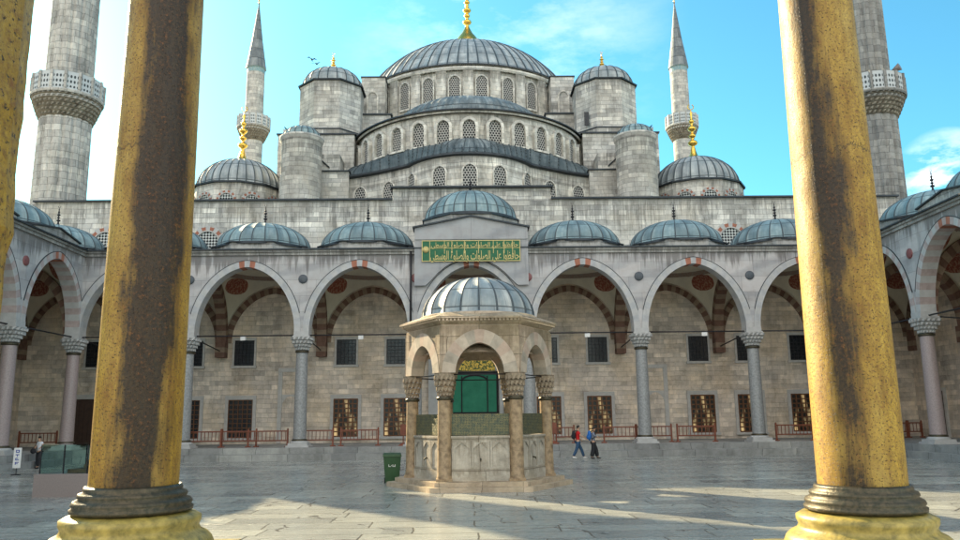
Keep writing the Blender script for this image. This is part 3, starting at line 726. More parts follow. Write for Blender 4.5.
# ------------------------------------------------------------------ mosque
mosque = thing('mosque', 'great stone mosque with a cascade of grey lead domes behind the far arcade', 'mosque', (0, 53, 0))
def mp_(x, y, z=0): return (x, y - 53, z)
def mbuild(mb, name, mats, **k):
    o = mb.build(name, mats, mosque, **k)
    o.location = (o.location.x, o.location.y - 53, 0) if not k.get('loc') else o.location
    return o
mb = MB(); mb.box(-30.2, 30.2, 53.0, 54.2, 0, 12.3, 1); mb.box(-30.2, 30.2, 53.0, 54.2, 12.303, 17.3); mb.box(-5.45, 5.7, 53.05, 54.4, 17.303, 18.15)
mb.box(-29.9, 29.9, 54.203, 104, 0, 17.0)
hall = mbuild(mb, 'hall_wall', ['ashlar', 'ashlar_low'])
mb = MB()
mb.box(-30.35, -5.453, 52.8, 104, 17.303, 17.42); mb.box(5.703, 30.35, 52.8, 104, 17.303, 17.42); mb.box(-5.6, 5.85, 52.75, 55.5, 18.153, 18.27)
mbuild(mb, 'hall_roof', 'coping')

# windows of the court wall
def lattice_bars(mb, w_, z0, z1, nx, nz, y, r, mat=0):
    for i in range(nx + 1):
        x = -w_ / 2 + w_ * i / nx; mb.box(x - r, x + r, y - r, y + r, z0, z1, mat)
    for j in range(nz + 1):
        z = z0 + (z1 - z0) * j / nz; mb.box(-w_ / 2, w_ / 2, y - r * .8, y + r * .8, z - r, z + r, mat)
def court_window(w_, z0, z1, mat, bar, nx, nz, r):
    f = MB(); t = .22 if z0 < 2 else .13; y0, y1 = -.09, -.003
    f.box(-w_ / 2 - t, -w_ / 2, y0, y1, z0, z1); f.box(w_ / 2, w_ / 2 + t, y0, y1, z0, z1)
    f.box(-w_ / 2 - t, w_ / 2 + t, y0, y1, z1 + .002, z1 + t + .05); f.box(-w_ / 2 - t - .06, w_ / 2 + t + .06, y0 - .06, y1, z0 - .16, z0 - .002)
    win = f.build('window', 'frame', mosque)
    p = MB(); p.box(-w_ / 2 + .001, w_ / 2 - .001, -.025, -.004, z0 + .001, z1 - .001); p.build('pane', mat, win)
    g = MB(); lattice_bars(g, w_ - .06, z0 + .04, z1 - .04, nx, nz, -.06, r); g.build('grille', bar, win)
    return win
wu = court_window(1.32, 5.85, 7.55, 'glass_dark', 'iron', 5, 7, .014)
wl = court_window(1.62, 1.1, 3.6, 'glass_dark', 'brasswood', 5, 8, .026)
wlit = court_window(1.62, 1.1, 3.6, 'litpane', 'brasswood', 5, 8, .042)
ux = [-18.75, -15.3, -8.45, -5.08, 5.15, 8.55, 15.42, 18.72, 22.35]
lx = [(-18.9, 0), (-15.4, 0), (-8.42, 1), (-5.07, 1), (5.15, 1), (8.54, 1), (15.5, 1), (18.7, 1), (22.3, 1)]
wu.location = mp_(ux[0], 53); wl.location = mp_(lx[0][0], 53); wlit.location = mp_(lx[2][0], 53)
for x in ux[1:] + [-25.2]: dup(wu, mosque, mp_(x, 53))
used = {0}
for i, (x, l) in enumerate(lx):
    if i in (0, 2): continue
    dup(wlit if l else wl, mosque, mp_(x, 53))
d = MB(); d.box(-.85, .85, -.06, -.004, .72, 3.75)
for i in range(5): d.box(-.80 + .33 * i, -.53 + .33 * i, -.085, -.062, .8, 3.65)
d = d.build('door', 'doorwood', mosque, loc=mp_(-25.5, 53))
f = MB(); f.box(-1.1, -.852, -.10, -.004, .7, 3.75); f.box(.852, 1.1, -.10, -.004, .7, 3.75); f.box(-1.1, 1.1, -.10, -.004, 3.752, 4.05); f.build('door_frame', 'frame', d)
# tall blind niches beside the inner columns
for k, x in enumerate((-12.1, 12.35)):
    n_ = MB(); n_.box(-.85, -.58, -.10, -.004, .72, 5.4); n_.box(.58, .85, -.10, -.004, .72, 5.4); n_.box(-.85, .85, -.12, -.004, 5.402, 5.65)
    n_.box(-.58, .58, -.02, -.004, .72, 3.0, 1); n_.box(-.58, .58, -.05, -.004, 3.9, 5.4, 1)
    for i in range(10):
        a, b = -PI / 2 + PI * i / 10, -PI / 2 + PI * (i + 1) / 10
        n_.face([(.58 * math.sin(a), -.05, 3. + .8 * math.cos(a)), (.58 * math.sin(b), -.05, 3. + .8 * math.cos(b)), (.58 * math.sin(b), -.05, 3.9), (.58 * math.sin(a), -.05, 3.9)])
    n_.box(-.58, .58, -.015, -.005, 3.0, 3.9, 1)
    n_.build('niche', ['frame', 'ashlar_low'], mosque, loc=mp_(x, 53))
# the portal behind the fountain
P = MB(); P.box(-2.9, -1.75, -.30, -.004, .72, 8.9); P.box(2.1, 3.2, -.30, -.004, .72, 8.9); P.box(-1.75, 2.1, -.30, -.004, 7.6, 8.9)
P.tube((-1.60, -.35, .7), (-1.60, -.35, 5.3), .17, 10, 0); P.tube((1.95, -.35, .7), (1.95, -.35, 5.3), .17, 10, 0)
N = 14
for i in range(N):
    a, b = -PI / 2 + PI * i / N, -PI / 2 + PI * (i + 1) / N
    P.face([(.18 + 1.4 * math.sin(a), -.28, 5.35 + 2.1 * math.cos(a)), (.18 + 1.4 * math.sin(b), -.28, 5.35 + 2.1 * math.cos(b)), (.18 + 1.4 * math.sin(b), -.28, 7.6), (.18 + 1.4 * math.sin(a), -.28, 7.6)])
P.box(-1.75, -1.22, -.29, -.2, 5.35, 7.6); P.box(1.58, 2.1, -.29, -.2, 5.35, 7.6)
por = P.build('portal', 'vous_a', mosque, loc=mp_(0, 53))
L = MB()
for i in range(N):
    a, b = -PI / 2 + PI * i / N, -PI / 2 + PI * (i + 1) / N
    L.face([(.18, -.1, 5.35), (.18 + 1.4 * math.sin(b), -.1, 5.35 + 2.1 * math.cos(b)), (.18 + 1.4 * math.sin(a), -.1, 5.35 + 2.1 * math.cos(a))][::-1])
L.build('lunette', 'lunette', por)
D = MB(); D.box(-1.4, 1.76, -.12, -.01, .72, 5.3, 0)
D.box(-1.4, 1.76, -.16, -.122, 5.15, 5.3, 1); D.box(-1.4, -1.28, -.16, -.122, .72, 5.15, 1); D.box(1.64, 1.76, -.16, -.122, .72, 5.15, 1); D.box(-1.28, 1.64, -.16, -.122, 2.5, 2.62, 1)
for x in (-.72, 1.0): D.box(x, x + .08, -.16, -.122, 2.62, 5.0, 1)
for i in range(8):
    a, b = -PI / 2 + PI * i / 8, -PI / 2 + PI * (i + 1) / 8
    D.face([(.18 + .82 * math.sin(a), -.15, 4.6 + .4 * math.cos(a)), (.18 + .82 * math.sin(b), -.15, 4.6 + .4 * math.cos(b)), (.18 + .9 * math.sin(b), -.15, 4.7 + .4 * math.cos(b)), (.18 + .9 * math.sin(a), -.15, 4.7 + .4 * math.cos(a))], 1)
D.build('curtain', ['curtain', 'black'], por)

# round checkered windows with a sunburst of red and white stones
def sunburst(r, half=False):
    m = MB(); n = 22 if not half else 11; a0, a1 = (0, 2 * PI) if not half else (0, PI)
    cn = 24; ring = []
    for i in range(cn):
        a, b = a0 + (a1 - a0) * i / cn, a0 + (a1 - a0) * (i + 1) / cn
        P_ = lambda t, q, y: (q * math.cos(t), y, q * math.sin(t))
        m.face([P_(0, 0, -.02), P_(a, r * .9, -.02), P_(b, r * .9, -.02)], 0)
        m.face([P_(a, r * .9, -.10), P_(b, r * .9, -.10), P_(b, r, -.10), P_(a, r, -.10)][::-1], 1); m.face([P_(a, r * .9, -.02), P_(b, r * .9, -.02), P_(b, r * .9, -.10), P_(a, r * .9, -.10)], 1)
    m0 = n if not half else n
    for i in range(m0):
        a, b = a0 + (a1 - a0) * i / m0, a0 + (a1 - a0) * (i + 1) / m0
        if not half and math.sin((a + b) / 2) < -.1: continue
        ro = r * (1.42 if i % 2 else 1.3); k = 2 if i % 2 == 0 else 3
        P_ = lambda t, q, y: (q * math.cos(t), y, q * math.sin(t))
        m.face([P_(b, r, -.05), P_(a, r, -.05), P_(a, ro, -.05), P_(b, ro, -.05)][::-1], k)
        m.face([P_(a, ro, -.05), P_(b, ro, -.05), P_(b, ro, 0), P_(a, ro, 0)], k)
    return m
sb = sunburst(.86).build('round_window', ['checks', 'frame', 'vous_red', 'vous_a'], mosque, loc=mp_(-18.2, 52.997, 14.35))
for x in (18.25, -25.2, 25.3): dup(sb, mosque, mp_(x, 52.997, 14.35))

# drum windows
def arched_window(w_, h, deep=.22, th=.18, sill=True):
    """arched opening: pierced lattice pane behind a proud surround; local y- faces out"""
    m = MB(); N = 10; hs = h - w_ * .55
    def ring(a): x, z = arc(a, w_ / 2, w_ * .55); return x, hs + z
    for i in range(N):
        a, b = -PI / 2 + PI * i / N, -PI / 2 + PI * (i + 1) / N
        p, q = ring(a), ring(b)
        m.face([(p[0], -.02, 0 if False else hs), (q[0], -.02, hs), (q[0], -.02, q[1]), (p[0], -.02, p[1])], 1)
        po, qo = arc(a, w_ / 2 + th, w_ * .55 + th), arc(b, w_ / 2 + th, w_ * .55 + th); po, qo = (po[0], hs + po[1]), (qo[0], hs + qo[1])
        m.face([(p[0], -deep, p[1]), (q[0], -deep, q[1]), (qo[0], -deep, qo[1]), (po[0], -deep, po[1])], 0)
        m.face([(p[0], 0, p[1]), (q[0], 0, q[1]), (q[0], -deep, q[1]), (p[0], -deep, p[1])], 0)
        m.face([(po[0], -deep, po[1]), (qo[0], -deep, qo[1]), (qo[0], .1, qo[1]), (po[0], .1, po[1])], 0)
    m.face([(-w_ / 2, -.02, 0), (w_ / 2, -.02, 0), (w_ / 2, -.02, hs), (-w_ / 2, -.02, hs)], 1)
    for s_ in (-1, 1):
        xa, xb = sorted((s_ * w_ / 2, s_ * (w_ / 2 + th))); m.box(xa, xb, -deep, .1, 0, hs, 0)
    if sill: m.box(-w_ / 2 - th, w_ / 2 + th, -deep, .1, -.15, -.002, 0)
    return m
def ring_windows(parent, mesh_src, R, z, angs, cx, cy, name='window'):
    src = None
    for a in angs:
        x, y = cx + R * math.sin(a), cy - R * math.cos(a)
        if src is None: src = mesh_src.build(name, ['drum', 'lattice'], parent, loc=(x, y, z), rot=a)
        else: dup(src, parent, (x, y, z), a)

# main drum and dome: centre y = 79
mb = MB(); mb.lathe([(11.15, 27), (11.15, 33.9)], n=56, smooth=False)
mb.lathe([(11.42, 33.9), (11.5, 34.05), (11.5, 34.25), (11.2, 34.3)], n=56, smooth=False)
for i in range(28):      # pilaster buttresses between the windows
    a = 2 * PI * i / 28; c, s_ = math.cos(a), math.sin(a); w2 = .48
    pt = lambda r, t, z: (r * c - t * s_, r * s_ + t * c, z)
    mb.hexa([pt(11.0, -w2, 28), pt(11.4, -w2, 28), pt(11.4, w2, 28), pt(11.0, w2, 28), pt(11.0, -w2, 33.88), pt(11.4, -w2, 33.88), pt(11.4, w2, 33.88), pt(11.0, w2, 33.88)])
drum = mb.build('main_drum', 'drum', mosque, loc=mp_(0, 79))
ring_windows(drum, arched_window(1.0, 2.65, .16, .12), 11.17, 30.75, [2 * PI * (i + .5) / 28 + PI / 28 * (1 if True else 0) - PI / 28 for i in range(-7, 7)], 0, 0)
md = dome('main_dome', mosque, 11.2, 6.7, 34.55, ['lead_grey', 'coping'], 72, mp_(0, 79)[:2], .10, .35, steps=18, cap=True)
fm = MB(); zb_ = [(1.9, 41.1), (1.35, 42.3), (.98, 42.95), (.62, 43.4), (.36, 43.9), (.22, 44.2)]
for z_, rr_, hh_ in ((44.75, .50, .30), (45.5, .33, .22), (46.15, .46, .27), (46.65, .24, .14), (47.1, .33, .20), (47.75, .28, .18), (48.3, .22, .14)):
    zb_ += [(.17, z_ - hh_), (rr_ * .8, z_ - hh_ * .6), (rr_, z_), (rr_ * .8, z_ + hh_ * .6), (.17, z_ + hh_)]
zb_ += [(.08, 48.9), (.0, 49.6)]
fm.lathe(zb_, n=18); fm.build('finial', 'gold', md)
# front semi-dome: centre y = 67, drum radius 10
mb = MB(); mb.lathe([(9.95, 20.5), (9.95, 25.35)], n=72, smooth=False); mb.lathe([(10.2, 25.35), (10.25, 25.5), (10.0, 25.52)], n=72)
sdr = mb.build('semi_dome_drum', 'drum', mosque, loc=mp_(0, 67))
ring_windows(sdr, arched_window(.98, 1.95, .26, .22), 9.97, 22.85, [math.radians(11.4 * i) for i in range(-7, 8)], 0, 0)
mb = MB(); mb.lathe([(10.45, 25.52, 1), (10.45, 25.62, 1), (10.1, 25.66, 0), (6.0, 25.9, 0)], n=72)
angs = []; nr = 64
for k in range(nr):
    c = 2 * PI * k / nr; angs += [c, c + 2 * PI / nr * .12, c + 2 * PI / nr * .88]
angs.append(2 * PI)
prof = [(6.7 * math.cos(t * PI / 20) ** .95, 25.75 + 2.95 * math.sin(t * PI / 20)) for t in range(10)] + [(0, 28.7)]
mb.lathe(prof, cy=-2.9, angs=angs, rmod=lambda a, k: (.0 if (round(a / (2 * PI / nr), 3) % 1) < .05 or (round(a / (2 * PI / nr), 3) % 1) > .95 else -.09) if k else 0, mat=0)
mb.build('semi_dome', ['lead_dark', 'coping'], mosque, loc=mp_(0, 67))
# exedrae: curved wall with humped roofs below the semi-dome
def eave():
    pts = []
    for i in range(-10, 11):
        a = math.radians(6.2 * i); pts.append((5.25 * math.sin(a), 59.9 - 5.25 * math.cos(a)))
    L_, R_ = [], []
    for i in range(1, 8):
        t = i / 7; x = 4.64 + 5.6 * t; y = 57.45 + 2.3 * math.sin(t * PI / 2) + .7 * t * t
        R_.append((x, y)); L_.insert(0, (-x, y))
    return L_ + pts + R_
ev = eave()
mb = MB(); u = 0
for p, q in zip(ev, ev[1:]):
    d_ = math.hypot(p[0] - q[0], p[1] - q[1]); mb.face([(*p, 16.9), (*q, 16.9), (*q, 21.12), (*p, 21.12)], 0, [(u, 16.9), (u + d_, 16.9), (u + d_, 21.12), (u, 21.12)]); u += d_
exw = mbuild(mb, 'exedra_wall', 'drum')
mb = MB()
off = [(p[0] * 1.035, p[1] - .25) for p in ev]
for (p, q), (r_, s_) in zip(zip(ev, ev[1:]), zip(off, off[1:])):
    mb.face([(*p, 21.12), (*q, 21.12), (*s_, 21.20), (*r_, 21.20)]); mb.face([(*r_, 21.20), (*s_, 21.20), (*s_, 21.35), (*r_, 21.35)])
    mb.face([(*r_, 21.35), (*s_, 21.35), (*q, 21.4), (*p, 21.4)])
mbuild(mb, 'exedra_eave', 'coping')
mb = MB(); NU = len(ev); NV = 7
def roofp(i, v):
    p = Vector((ev[i][0], ev[i][1])); a = math.atan2(p.x, 67 - p.y) * 1.12
    q = Vector((9.96 * math.sin(a), 67 - 9.96 * math.cos(a))); b = p.lerp(q, v); z = 21.38 + 1.5 * math.sin(v * PI / 2) ** .9
    pass
    if i % 2: z += .0
    return Vector((b.x, b.y, z))
for i in range(NU - 1):
    for s_ in range(3):       # each bay of lead between two raised seams
        for j in range(NV):
            fa, fb = s_ / 3, (s_ + 1) / 3
            f_ = lambda f0, v: roofp(i, v).lerp(roofp(i + 1, v), f0)
            mb.face([f_(fa, j / NV), f_(fb, j / NV), f_(fb, (j + 1) / NV), f_(fa, (j + 1) / NV)], 0, [((i + fa) * .8, j / NV * 3), ((i + fb) * .8, j / NV * 3), ((i + fb) * .8, (j + 1) / NV * 3), ((i + fa) * .8, (j + 1) / NV * 3)], True)
    for j in range(NV):
        a_, b_ = roofp(i, j / NV), roofp(i, (j + 1) / NV); mb.tube(a_ + Vector((0, 0, .02)), b_ + Vector((0, 0, .02)), .055, 4)
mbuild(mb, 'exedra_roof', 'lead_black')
dome('exedra_dome', mosque, 4.8, 2.5, 21.44, ['lead_dark', 'coping'], 34, mp_(0, 59.55)[:2], .07, .1, cap=True)
# exedra windows: follow the curve
src = None
for x in (0, -2.45, 2.45, -4.45, 4.45, -6.3, 6.3, -8.6, 8.6):
    k = min(range(1, NU - 1), key=lambda j: abs(ev[j][0] - x)); p, q = Vector(ev[k - 1]), Vector(ev[k + 1]); a = math.atan2(q.y - p.y, q.x - p.x)
    loc = (ev[k][0], ev[k][1] - 53, 18.5 if abs(x) < 5 else 18.35)
    if src is None: src = arched_window(1.0, 1.95, .12, .10).build('window', ['drum', 'lattice'], exw); src.location = (loc[0], loc[1] + 0, loc[2]); src.rotation_euler = (0, 0, a)
    else: dup(src, exw, loc, a)
# exw was moved to y-53 as a whole: its children live in world-y minus nothing
for ch in [o for o in bpy.data.objects if o.parent == exw]: ch.location.y += 53

# weight towers, stepped arch walls, turrets and masses between them (mirrored pairs)
for sg in (-1, 1):
    X = lambda a: sg * a
    def bx(mb, xa, xb, *r, **k): a, b = sorted((sg * xa, sg * xb)); mb.box(a, b, *r, **k)
    t = MB(); t.lathe([(2.88, 26.6), (2.88, 31.0)], n=8, a0=PI / 8, a1=PI / 8 + 2 * PI, smooth=False); t.lathe([(3.05, 31.0, 1), (3.08, 31.12, 1), (2.6, 31.2, 1)], n=8, a0=PI / 8, a1=PI / 8 + 2 * PI, smooth=False)
    t.lathe([(3.1, 26.6, 1), (3.1, 26.5, 1)], n=8, a0=PI / 8, a1=PI / 8 + 2 * PI, smooth=False)
    t.lathe([(3.05, 16.5), (3.05, 26.5)], n=8, a0=PI / 8, a1=PI / 8 + 2 * PI, smooth=False)
    if sg > 0: t.box(-2.15, -1.75, -2.36, -2.2, 26.9, 28.1, 2)
    tw = t.build('weight_tower', ['tower', 'coping', 'glass_dark'], mosque, loc=mp_(X(12.15), 66))
    dm = dome('tower_dome', tw, 2.62, 1.95, 31.2, ['lead_grey', 'coping'], 20, (0, 0), .09, .1)
    finial(dm, (0, 0, 33.1), 1.75, .24, 'gold', .5)
    # great arch wall stepping down to the tower
    t = MB()
    bx(t, 7.0, 12.2, 66.5, 70.5, 20, 29.05); bx(t, 5.0, 7.0, 67.2, 70.5, 25, 28.35); 
    bx(t, 7.75, 9.95, 68.6, 73.5, 29.2, 33.6)
    t.hexa([(X(9.95), 68.9, 29.2), (X(12.3), 68.9, 29.2), (X(12.3), 72.5, 29.2), (X(9.95), 72.5, 29.2), (X(9.95), 68.9, 33.0), (X(12.3), 68.9, 30.6), (X(12.3), 72.5, 30.6), (X(9.95), 72.5, 33.0)])
    bw_ = t.build('arch_buttress', 'tower', mosque, loc=(0, -53, 0))
    for q_ in ((6.85, 12.35, 66.35, 70.5, 29.052, 29.17), (4.9, 6.99, 67.05, 70.5, 28.352, 28.46), (7.65, 10.02, 68.5, 73.5, 33.602, 33.7)):
        t = MB(); bx(t, *q_); t.build('buttress_coping', 'coping', mosque, loc=(0, -53, 0))
    n_ = arched_window(.8, 2.2, .14, .14); n_.build('window', ['drum', 'tower'], bw_, loc=(X(8.9), 68.6, 29.9))
    # masses stepping down toward the court
    t = MB(); bx(t, 9.6, 16.0, 62.5, 70, 16.5, 25.7); bx(t, 10.4, 15.2, 60.2, 62.497, 16.5, 23.2)
    bx(t, 15.2, 18.0, 63, 80, 16.5, 21.5); bx(t, 9.6, 12.0, 59.8, 62.497, 16.5, 21.6)
    t.build('stepped_mass', 'tower', mosque, loc=(0, -53, 0))
    t = MB(); bx(t, 9.45, 16.1, 62.35, 70, 25.702, 25.82); bx(t, 16.103, 18.1, 62.9, 80, 21.502, 21.6)
    # sloped copings of the flying buttress wall
    for (xa, za, xb, zb, ya, yb) in ((14.9, 25.4, 11.2, 22.0, 60.0, 62.3),):
        A_ = [(X(xa), ya, za), (X(xb), ya, zb), (X(xb), yb, zb), (X(xa), yb, za)]
        if sg > 0: A_ = [A_[1], A_[0], A_[3], A_[2]]
        t.hexa(A_ + [(p[0], p[1], p[2] + .12) for p in A_])
    bx(t, 9.5, 12.1, 59.65, 60.4, 21.602, 21.7)
    t.build('mass_coping', 'coping', mosque, loc=(0, -53, 0))
    t = MB(); a_ = [(X(15.0), 60.1, 20), (X(11.2), 60.1, 20), (X(11.2), 62.3, 20), (X(15.0), 62.3, 20)]; b_ = [(X(15.0), 60.1, 25.4), (X(11.2), 60.1, 21.98), (X(11.2), 62.3, 21.98), (X(15.0), 62.3, 25.4)]
    if sg > 0: a_ = [a_[1], a_[0], a_[3], a_[2]]; b_ = [b_[1], b_[0], b_[3], b_[2]]
    t.hexa(a_ + b_); t.build('flying_buttress', 'tower', mosque, loc=(0, -53, 0))
    # round turret
    t = MB(); t.lathe([(1.56, 16.5), (1.56, 23.3), (1.66, 23.4), (1.70, 23.6), (1.70, 23.68, 1), (1.5, 23.72, 1)], n=36)
    tu = t.build('turret', ['tower', 'coping'], mosque, loc=mp_(X(13.0), 58))
    dome('turret_dome', tu, 1.42, .95, 23.72, ['lead_teal', 'coping'], 18, (0, 0), .05, .08)
    # corner dome with low drum
    t = MB(); t.lathe([(3.75, 17.3), (3.75, 20.35)], n=12, a0=PI / 12, a1=PI / 12 + 2 * PI, smooth=False); t.lathe([(3.9, 20.35, 1), (3.92, 20.48, 1), (3.5, 20.55, 1)], n=12, a0=PI / 12, a1=PI / 12 + 2 * PI, smooth=False)
    cdm = t.build('corner_drum', ['drum', 'coping'], mosque, loc=mp_(X(18.75), 62))
    src = None
    for k in range(-2, 3):
        a = math.radians(30 * k); r_ = 3.75 * math.cos(PI / 12) + .01
        l_ = (r_ * math.sin(a), -r_ * math.cos(a), 18.95)
        if src is None: src = sunburst(.58, True).build('window', ['checks', 'frame', 'vous_red', 'vous_a'], cdm, loc=l_, rot=a)
        else: dup(src, cdm, l_, a)
    dm = dome('corner_dome', cdm, 3.45, 2.7, 20.55, ['lead_grey', 'coping'], 32, (0, 0), .08, .12)
    finial(dm, (0, 0, 23.15), 4.9, .42, 'gold', .8)
    t = MB(); bx(t, 20.5, 27.6, 63.5, 100, 16.9, 20.0); bx(t, 20.35, 27.75, 63.35, 100, 20.003, 20.12)
    t.build('gallery_block', 'ashlar', mosque, loc=(0, -53, 0))

# ------------------------------------------------------------------ minarets
def minaret(label, loc, r, zs, rail, zb, cone, mat, group, fluted=True):
    """zs: shaft foot z; each balcony (z_bottom, z_floor, z_rail); cone (z, tip)"""
    root = thing('minaret', label, 'minaret', loc, 0, group)
    nf = 16; rm = (lambda a, k: .035 * r * (1 if int(round(a / (2 * PI / 64))) % 4 else -.9)) if fluted else None
    pr = [(r * 1.03, zs)]; last = zs
    for (b0, b1, b2, rr) in zb: pr += [(rr[0], b0), (rr[1], b0 + .01)]
    pr += [(zb[-1][3][1] * .97, cone[0])]
    m = MB(); m.lathe(pr, n=64, rmod=rm, smooth=False); m.build('shaft', mat, root)
    for (b0, b1, b2, rr) in zb:
        m = MB(); R = rail; rin = rr[0]
        nt_ = 6
        for j in range(nt_):       # muqarnas tiers: rings of small niches growing outward
            za, zc = b0 + (b1 - b0) * j / nt_, b0 + (b1 - b0) * (j + 1) / nt_
            ra, rb = rin + (R - rin) * (j / nt_) ** .8, rin + (R - rin) * ((j + 1) / nt_) ** .8; n = 36; ph = (j % 2) * PI / n
            for i in range(n):
                a, b = ph + 2 * PI * i / n, ph + 2 * PI * (i + 1) / n; mid = (a + b) / 2
                pt = lambda t, q, z: (q * math.cos(t), q * math.sin(t), z); zz = za + (zc - za) * .25
                m.face([pt(a, rb, zz), pt(mid, ra * .97, zz + (zc - za) * .3), pt(mid, rb, zc), pt(a, rb, zc)], 1 if j < 4 else 0)
                m.face([pt(mid, ra * .97, zz + (zc - za) * .3), pt(b, rb, zz), pt(b, rb, zc), pt(mid, rb, zc)], 1 if j < 4 else 0)
                m.face([pt(a, ra * .98, za), pt(b, ra * .98, za), pt(b, rb, zz), pt(a, rb, zz)], 1)
                m.face([pt(a, rb, zz), pt(b, rb, zz), pt(mid, ra * .97, zz + (zc - za) * .3)], 1)
        m.lathe([(R * 1.02, b1 - .12), (R * 1.04, b1), (R * 1.04, b1 + .08), (rin * .9, b1 + .09)], n=32)
        bal = m.build('balcony', [mat, 'muq'], root)
        m = MB(); n = 16
        for i in range(n):
            a, b = 2 * PI * i / n, 2 * PI * (i + 1) / n; P_ = lambda t, q, z: (q * math.cos(t), q * math.sin(t), z)
            w_ = 2 * R * math.sin((b - a) / 2)
            for (q, fl) in ((R, 0), (R - .1, 1)):
                f_ = [P_(a, q, b1 + .08), P_(b, q, b1 + .08), P_(b, q, b2), P_(a, q, b2)]; uv = [(0, 0), (1, 0), (1, 1), (0, 1)]
                if fl: f_, uv = f_[::-1], uv[::-1]
                m.face(f_, 0, uv)
            m.face([P_(a, R + .02, b2), P_(b, R + .02, b2), P_(b, R - .12, b2), P_(a, R - .12, b2)], 1)
            m.box(R * math.cos(a) - .09, R * math.cos(a) + .09, R * math.sin(a) - .09, R * math.sin(a) + .09, b1 + .08, b2 + .03, 1)
        m.build('railing', ['rail_panel', mat], bal)
    c0, c1 = cone; rt_ = zb[-1][3][1] * .97
    m = MB(); m.lathe([(rt_ * 1.02, c0 - .9, 1), (rt_ * 1.04, c0 - .25, 1), (rt_ * 1.18, c0 - .15, 0), (rt_ * 1.16, c0, 0), (rt_ * .62, c0 + (c1 - c0) * .42, 0), (.04, c1, 0)], n=16, smooth=False)
    sp = m.build('spire', ['lead_mid', 'tilering'], root); finial(sp, (0, 0, c1 - .1), 1.6, .16, 'gold', .15)
    return root
def railpanel():
    s = NT('pierced_marble_panel'); uv = s.uv(); sx = s.n('ShaderNodeSeparateXYZ', {0: uv}); u, v = sx.outputs[0], sx.outputs[1]
    fu = s.math('FRACT', s.math('MULTIPLY', u, 4.)); fv = s.math('FRACT', s.math('MULTIPLY', v, 3.5))
    a = s.math('SUBTRACT', fu, .5); b = s.math('SUBTRACT', fv, .5); d = s.math('SQRT', s.math('ADD', s.math('MULTIPLY', a, a), s.math('MULTIPLY', b, b)))
    inn = s.math('MULTIPLY', s.math('MULTIPLY', s.math('GREATER_THAN', u, .13), s.math('LESS_THAN', u, .87)), s.math('MULTIPLY', s.math('GREATER_THAN', v, .1), s.math('LESS_THAN', v, .9)))
    hole = s.math('MULTIPLY', s.math('LESS_THAN', d, .3), inn)
    s.bump(s.math('MULTIPLY', hole, -1.), .05, .5)
    return s.out(s.mix(hole, (.50, .53, .54), (.05, .06, .065)), .7)
M['rail_panel'] = railpanel()
M['muq'] = simple('lichen_stained_muqarnas', (.34, .31, .25), .9, 0, .7, 2.2, .02, (.13, .11, .085))
M['tilering'] = simple('turquoise_tile_band', (.10, .27, .33), .5, 0, .5, 9, 0, (.4, .42, .38))
minaret('thick pale stone minaret with a lichen stained balcony at the left', (-29.75, 55, 0), 1.78, 0, 2.38, [(23.9, 25.6, 27.05, (1.70, 1.58)), (40.5, 42.2, 43.6, (1.5, 1.4))], (56, 66), 'minaret', 'thick minarets at the court corners')
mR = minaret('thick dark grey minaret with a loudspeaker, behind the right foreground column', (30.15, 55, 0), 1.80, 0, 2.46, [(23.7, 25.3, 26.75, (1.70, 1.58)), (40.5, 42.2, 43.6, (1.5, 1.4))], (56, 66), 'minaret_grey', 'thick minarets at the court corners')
minaret('slender minaret with a pointed lead spire, left of the main dome', (-31.0, 108, 0), 1.42, 0, 2.3, [(41.7, 43.7, 45.4, (1.36, 1.30))], (53.1, 63.6), 'minaret', 'slender minarets behind the mosque', False)
minaret('slender minaret with a pointed lead spire, right of the main dome', (31.45, 108, 0), 1.42, 0, 2.3, [(41.5, 43.5, 45.2, (1.36, 1.30))], (53.0, 63.6), 'minaret', 'slender minarets behind the mosque', False)
h_ = MB(); h_.tube((1.7, -1.6, 27.9), (1.95, -1.75, 28.2), .06, 6); h_.tube((1.7, -1.6, 28.15), (2.15, -2.1, 28.35), .05, 10, 0, .30)
h_ = h_.build('loudspeaker', 'pinkgrey', None, loc=(29.4, 55, -1.2)); tag(h_, 'small grey loudspeaker horn fixed over the balcony of the dark right minaret', 'loudspeaker')

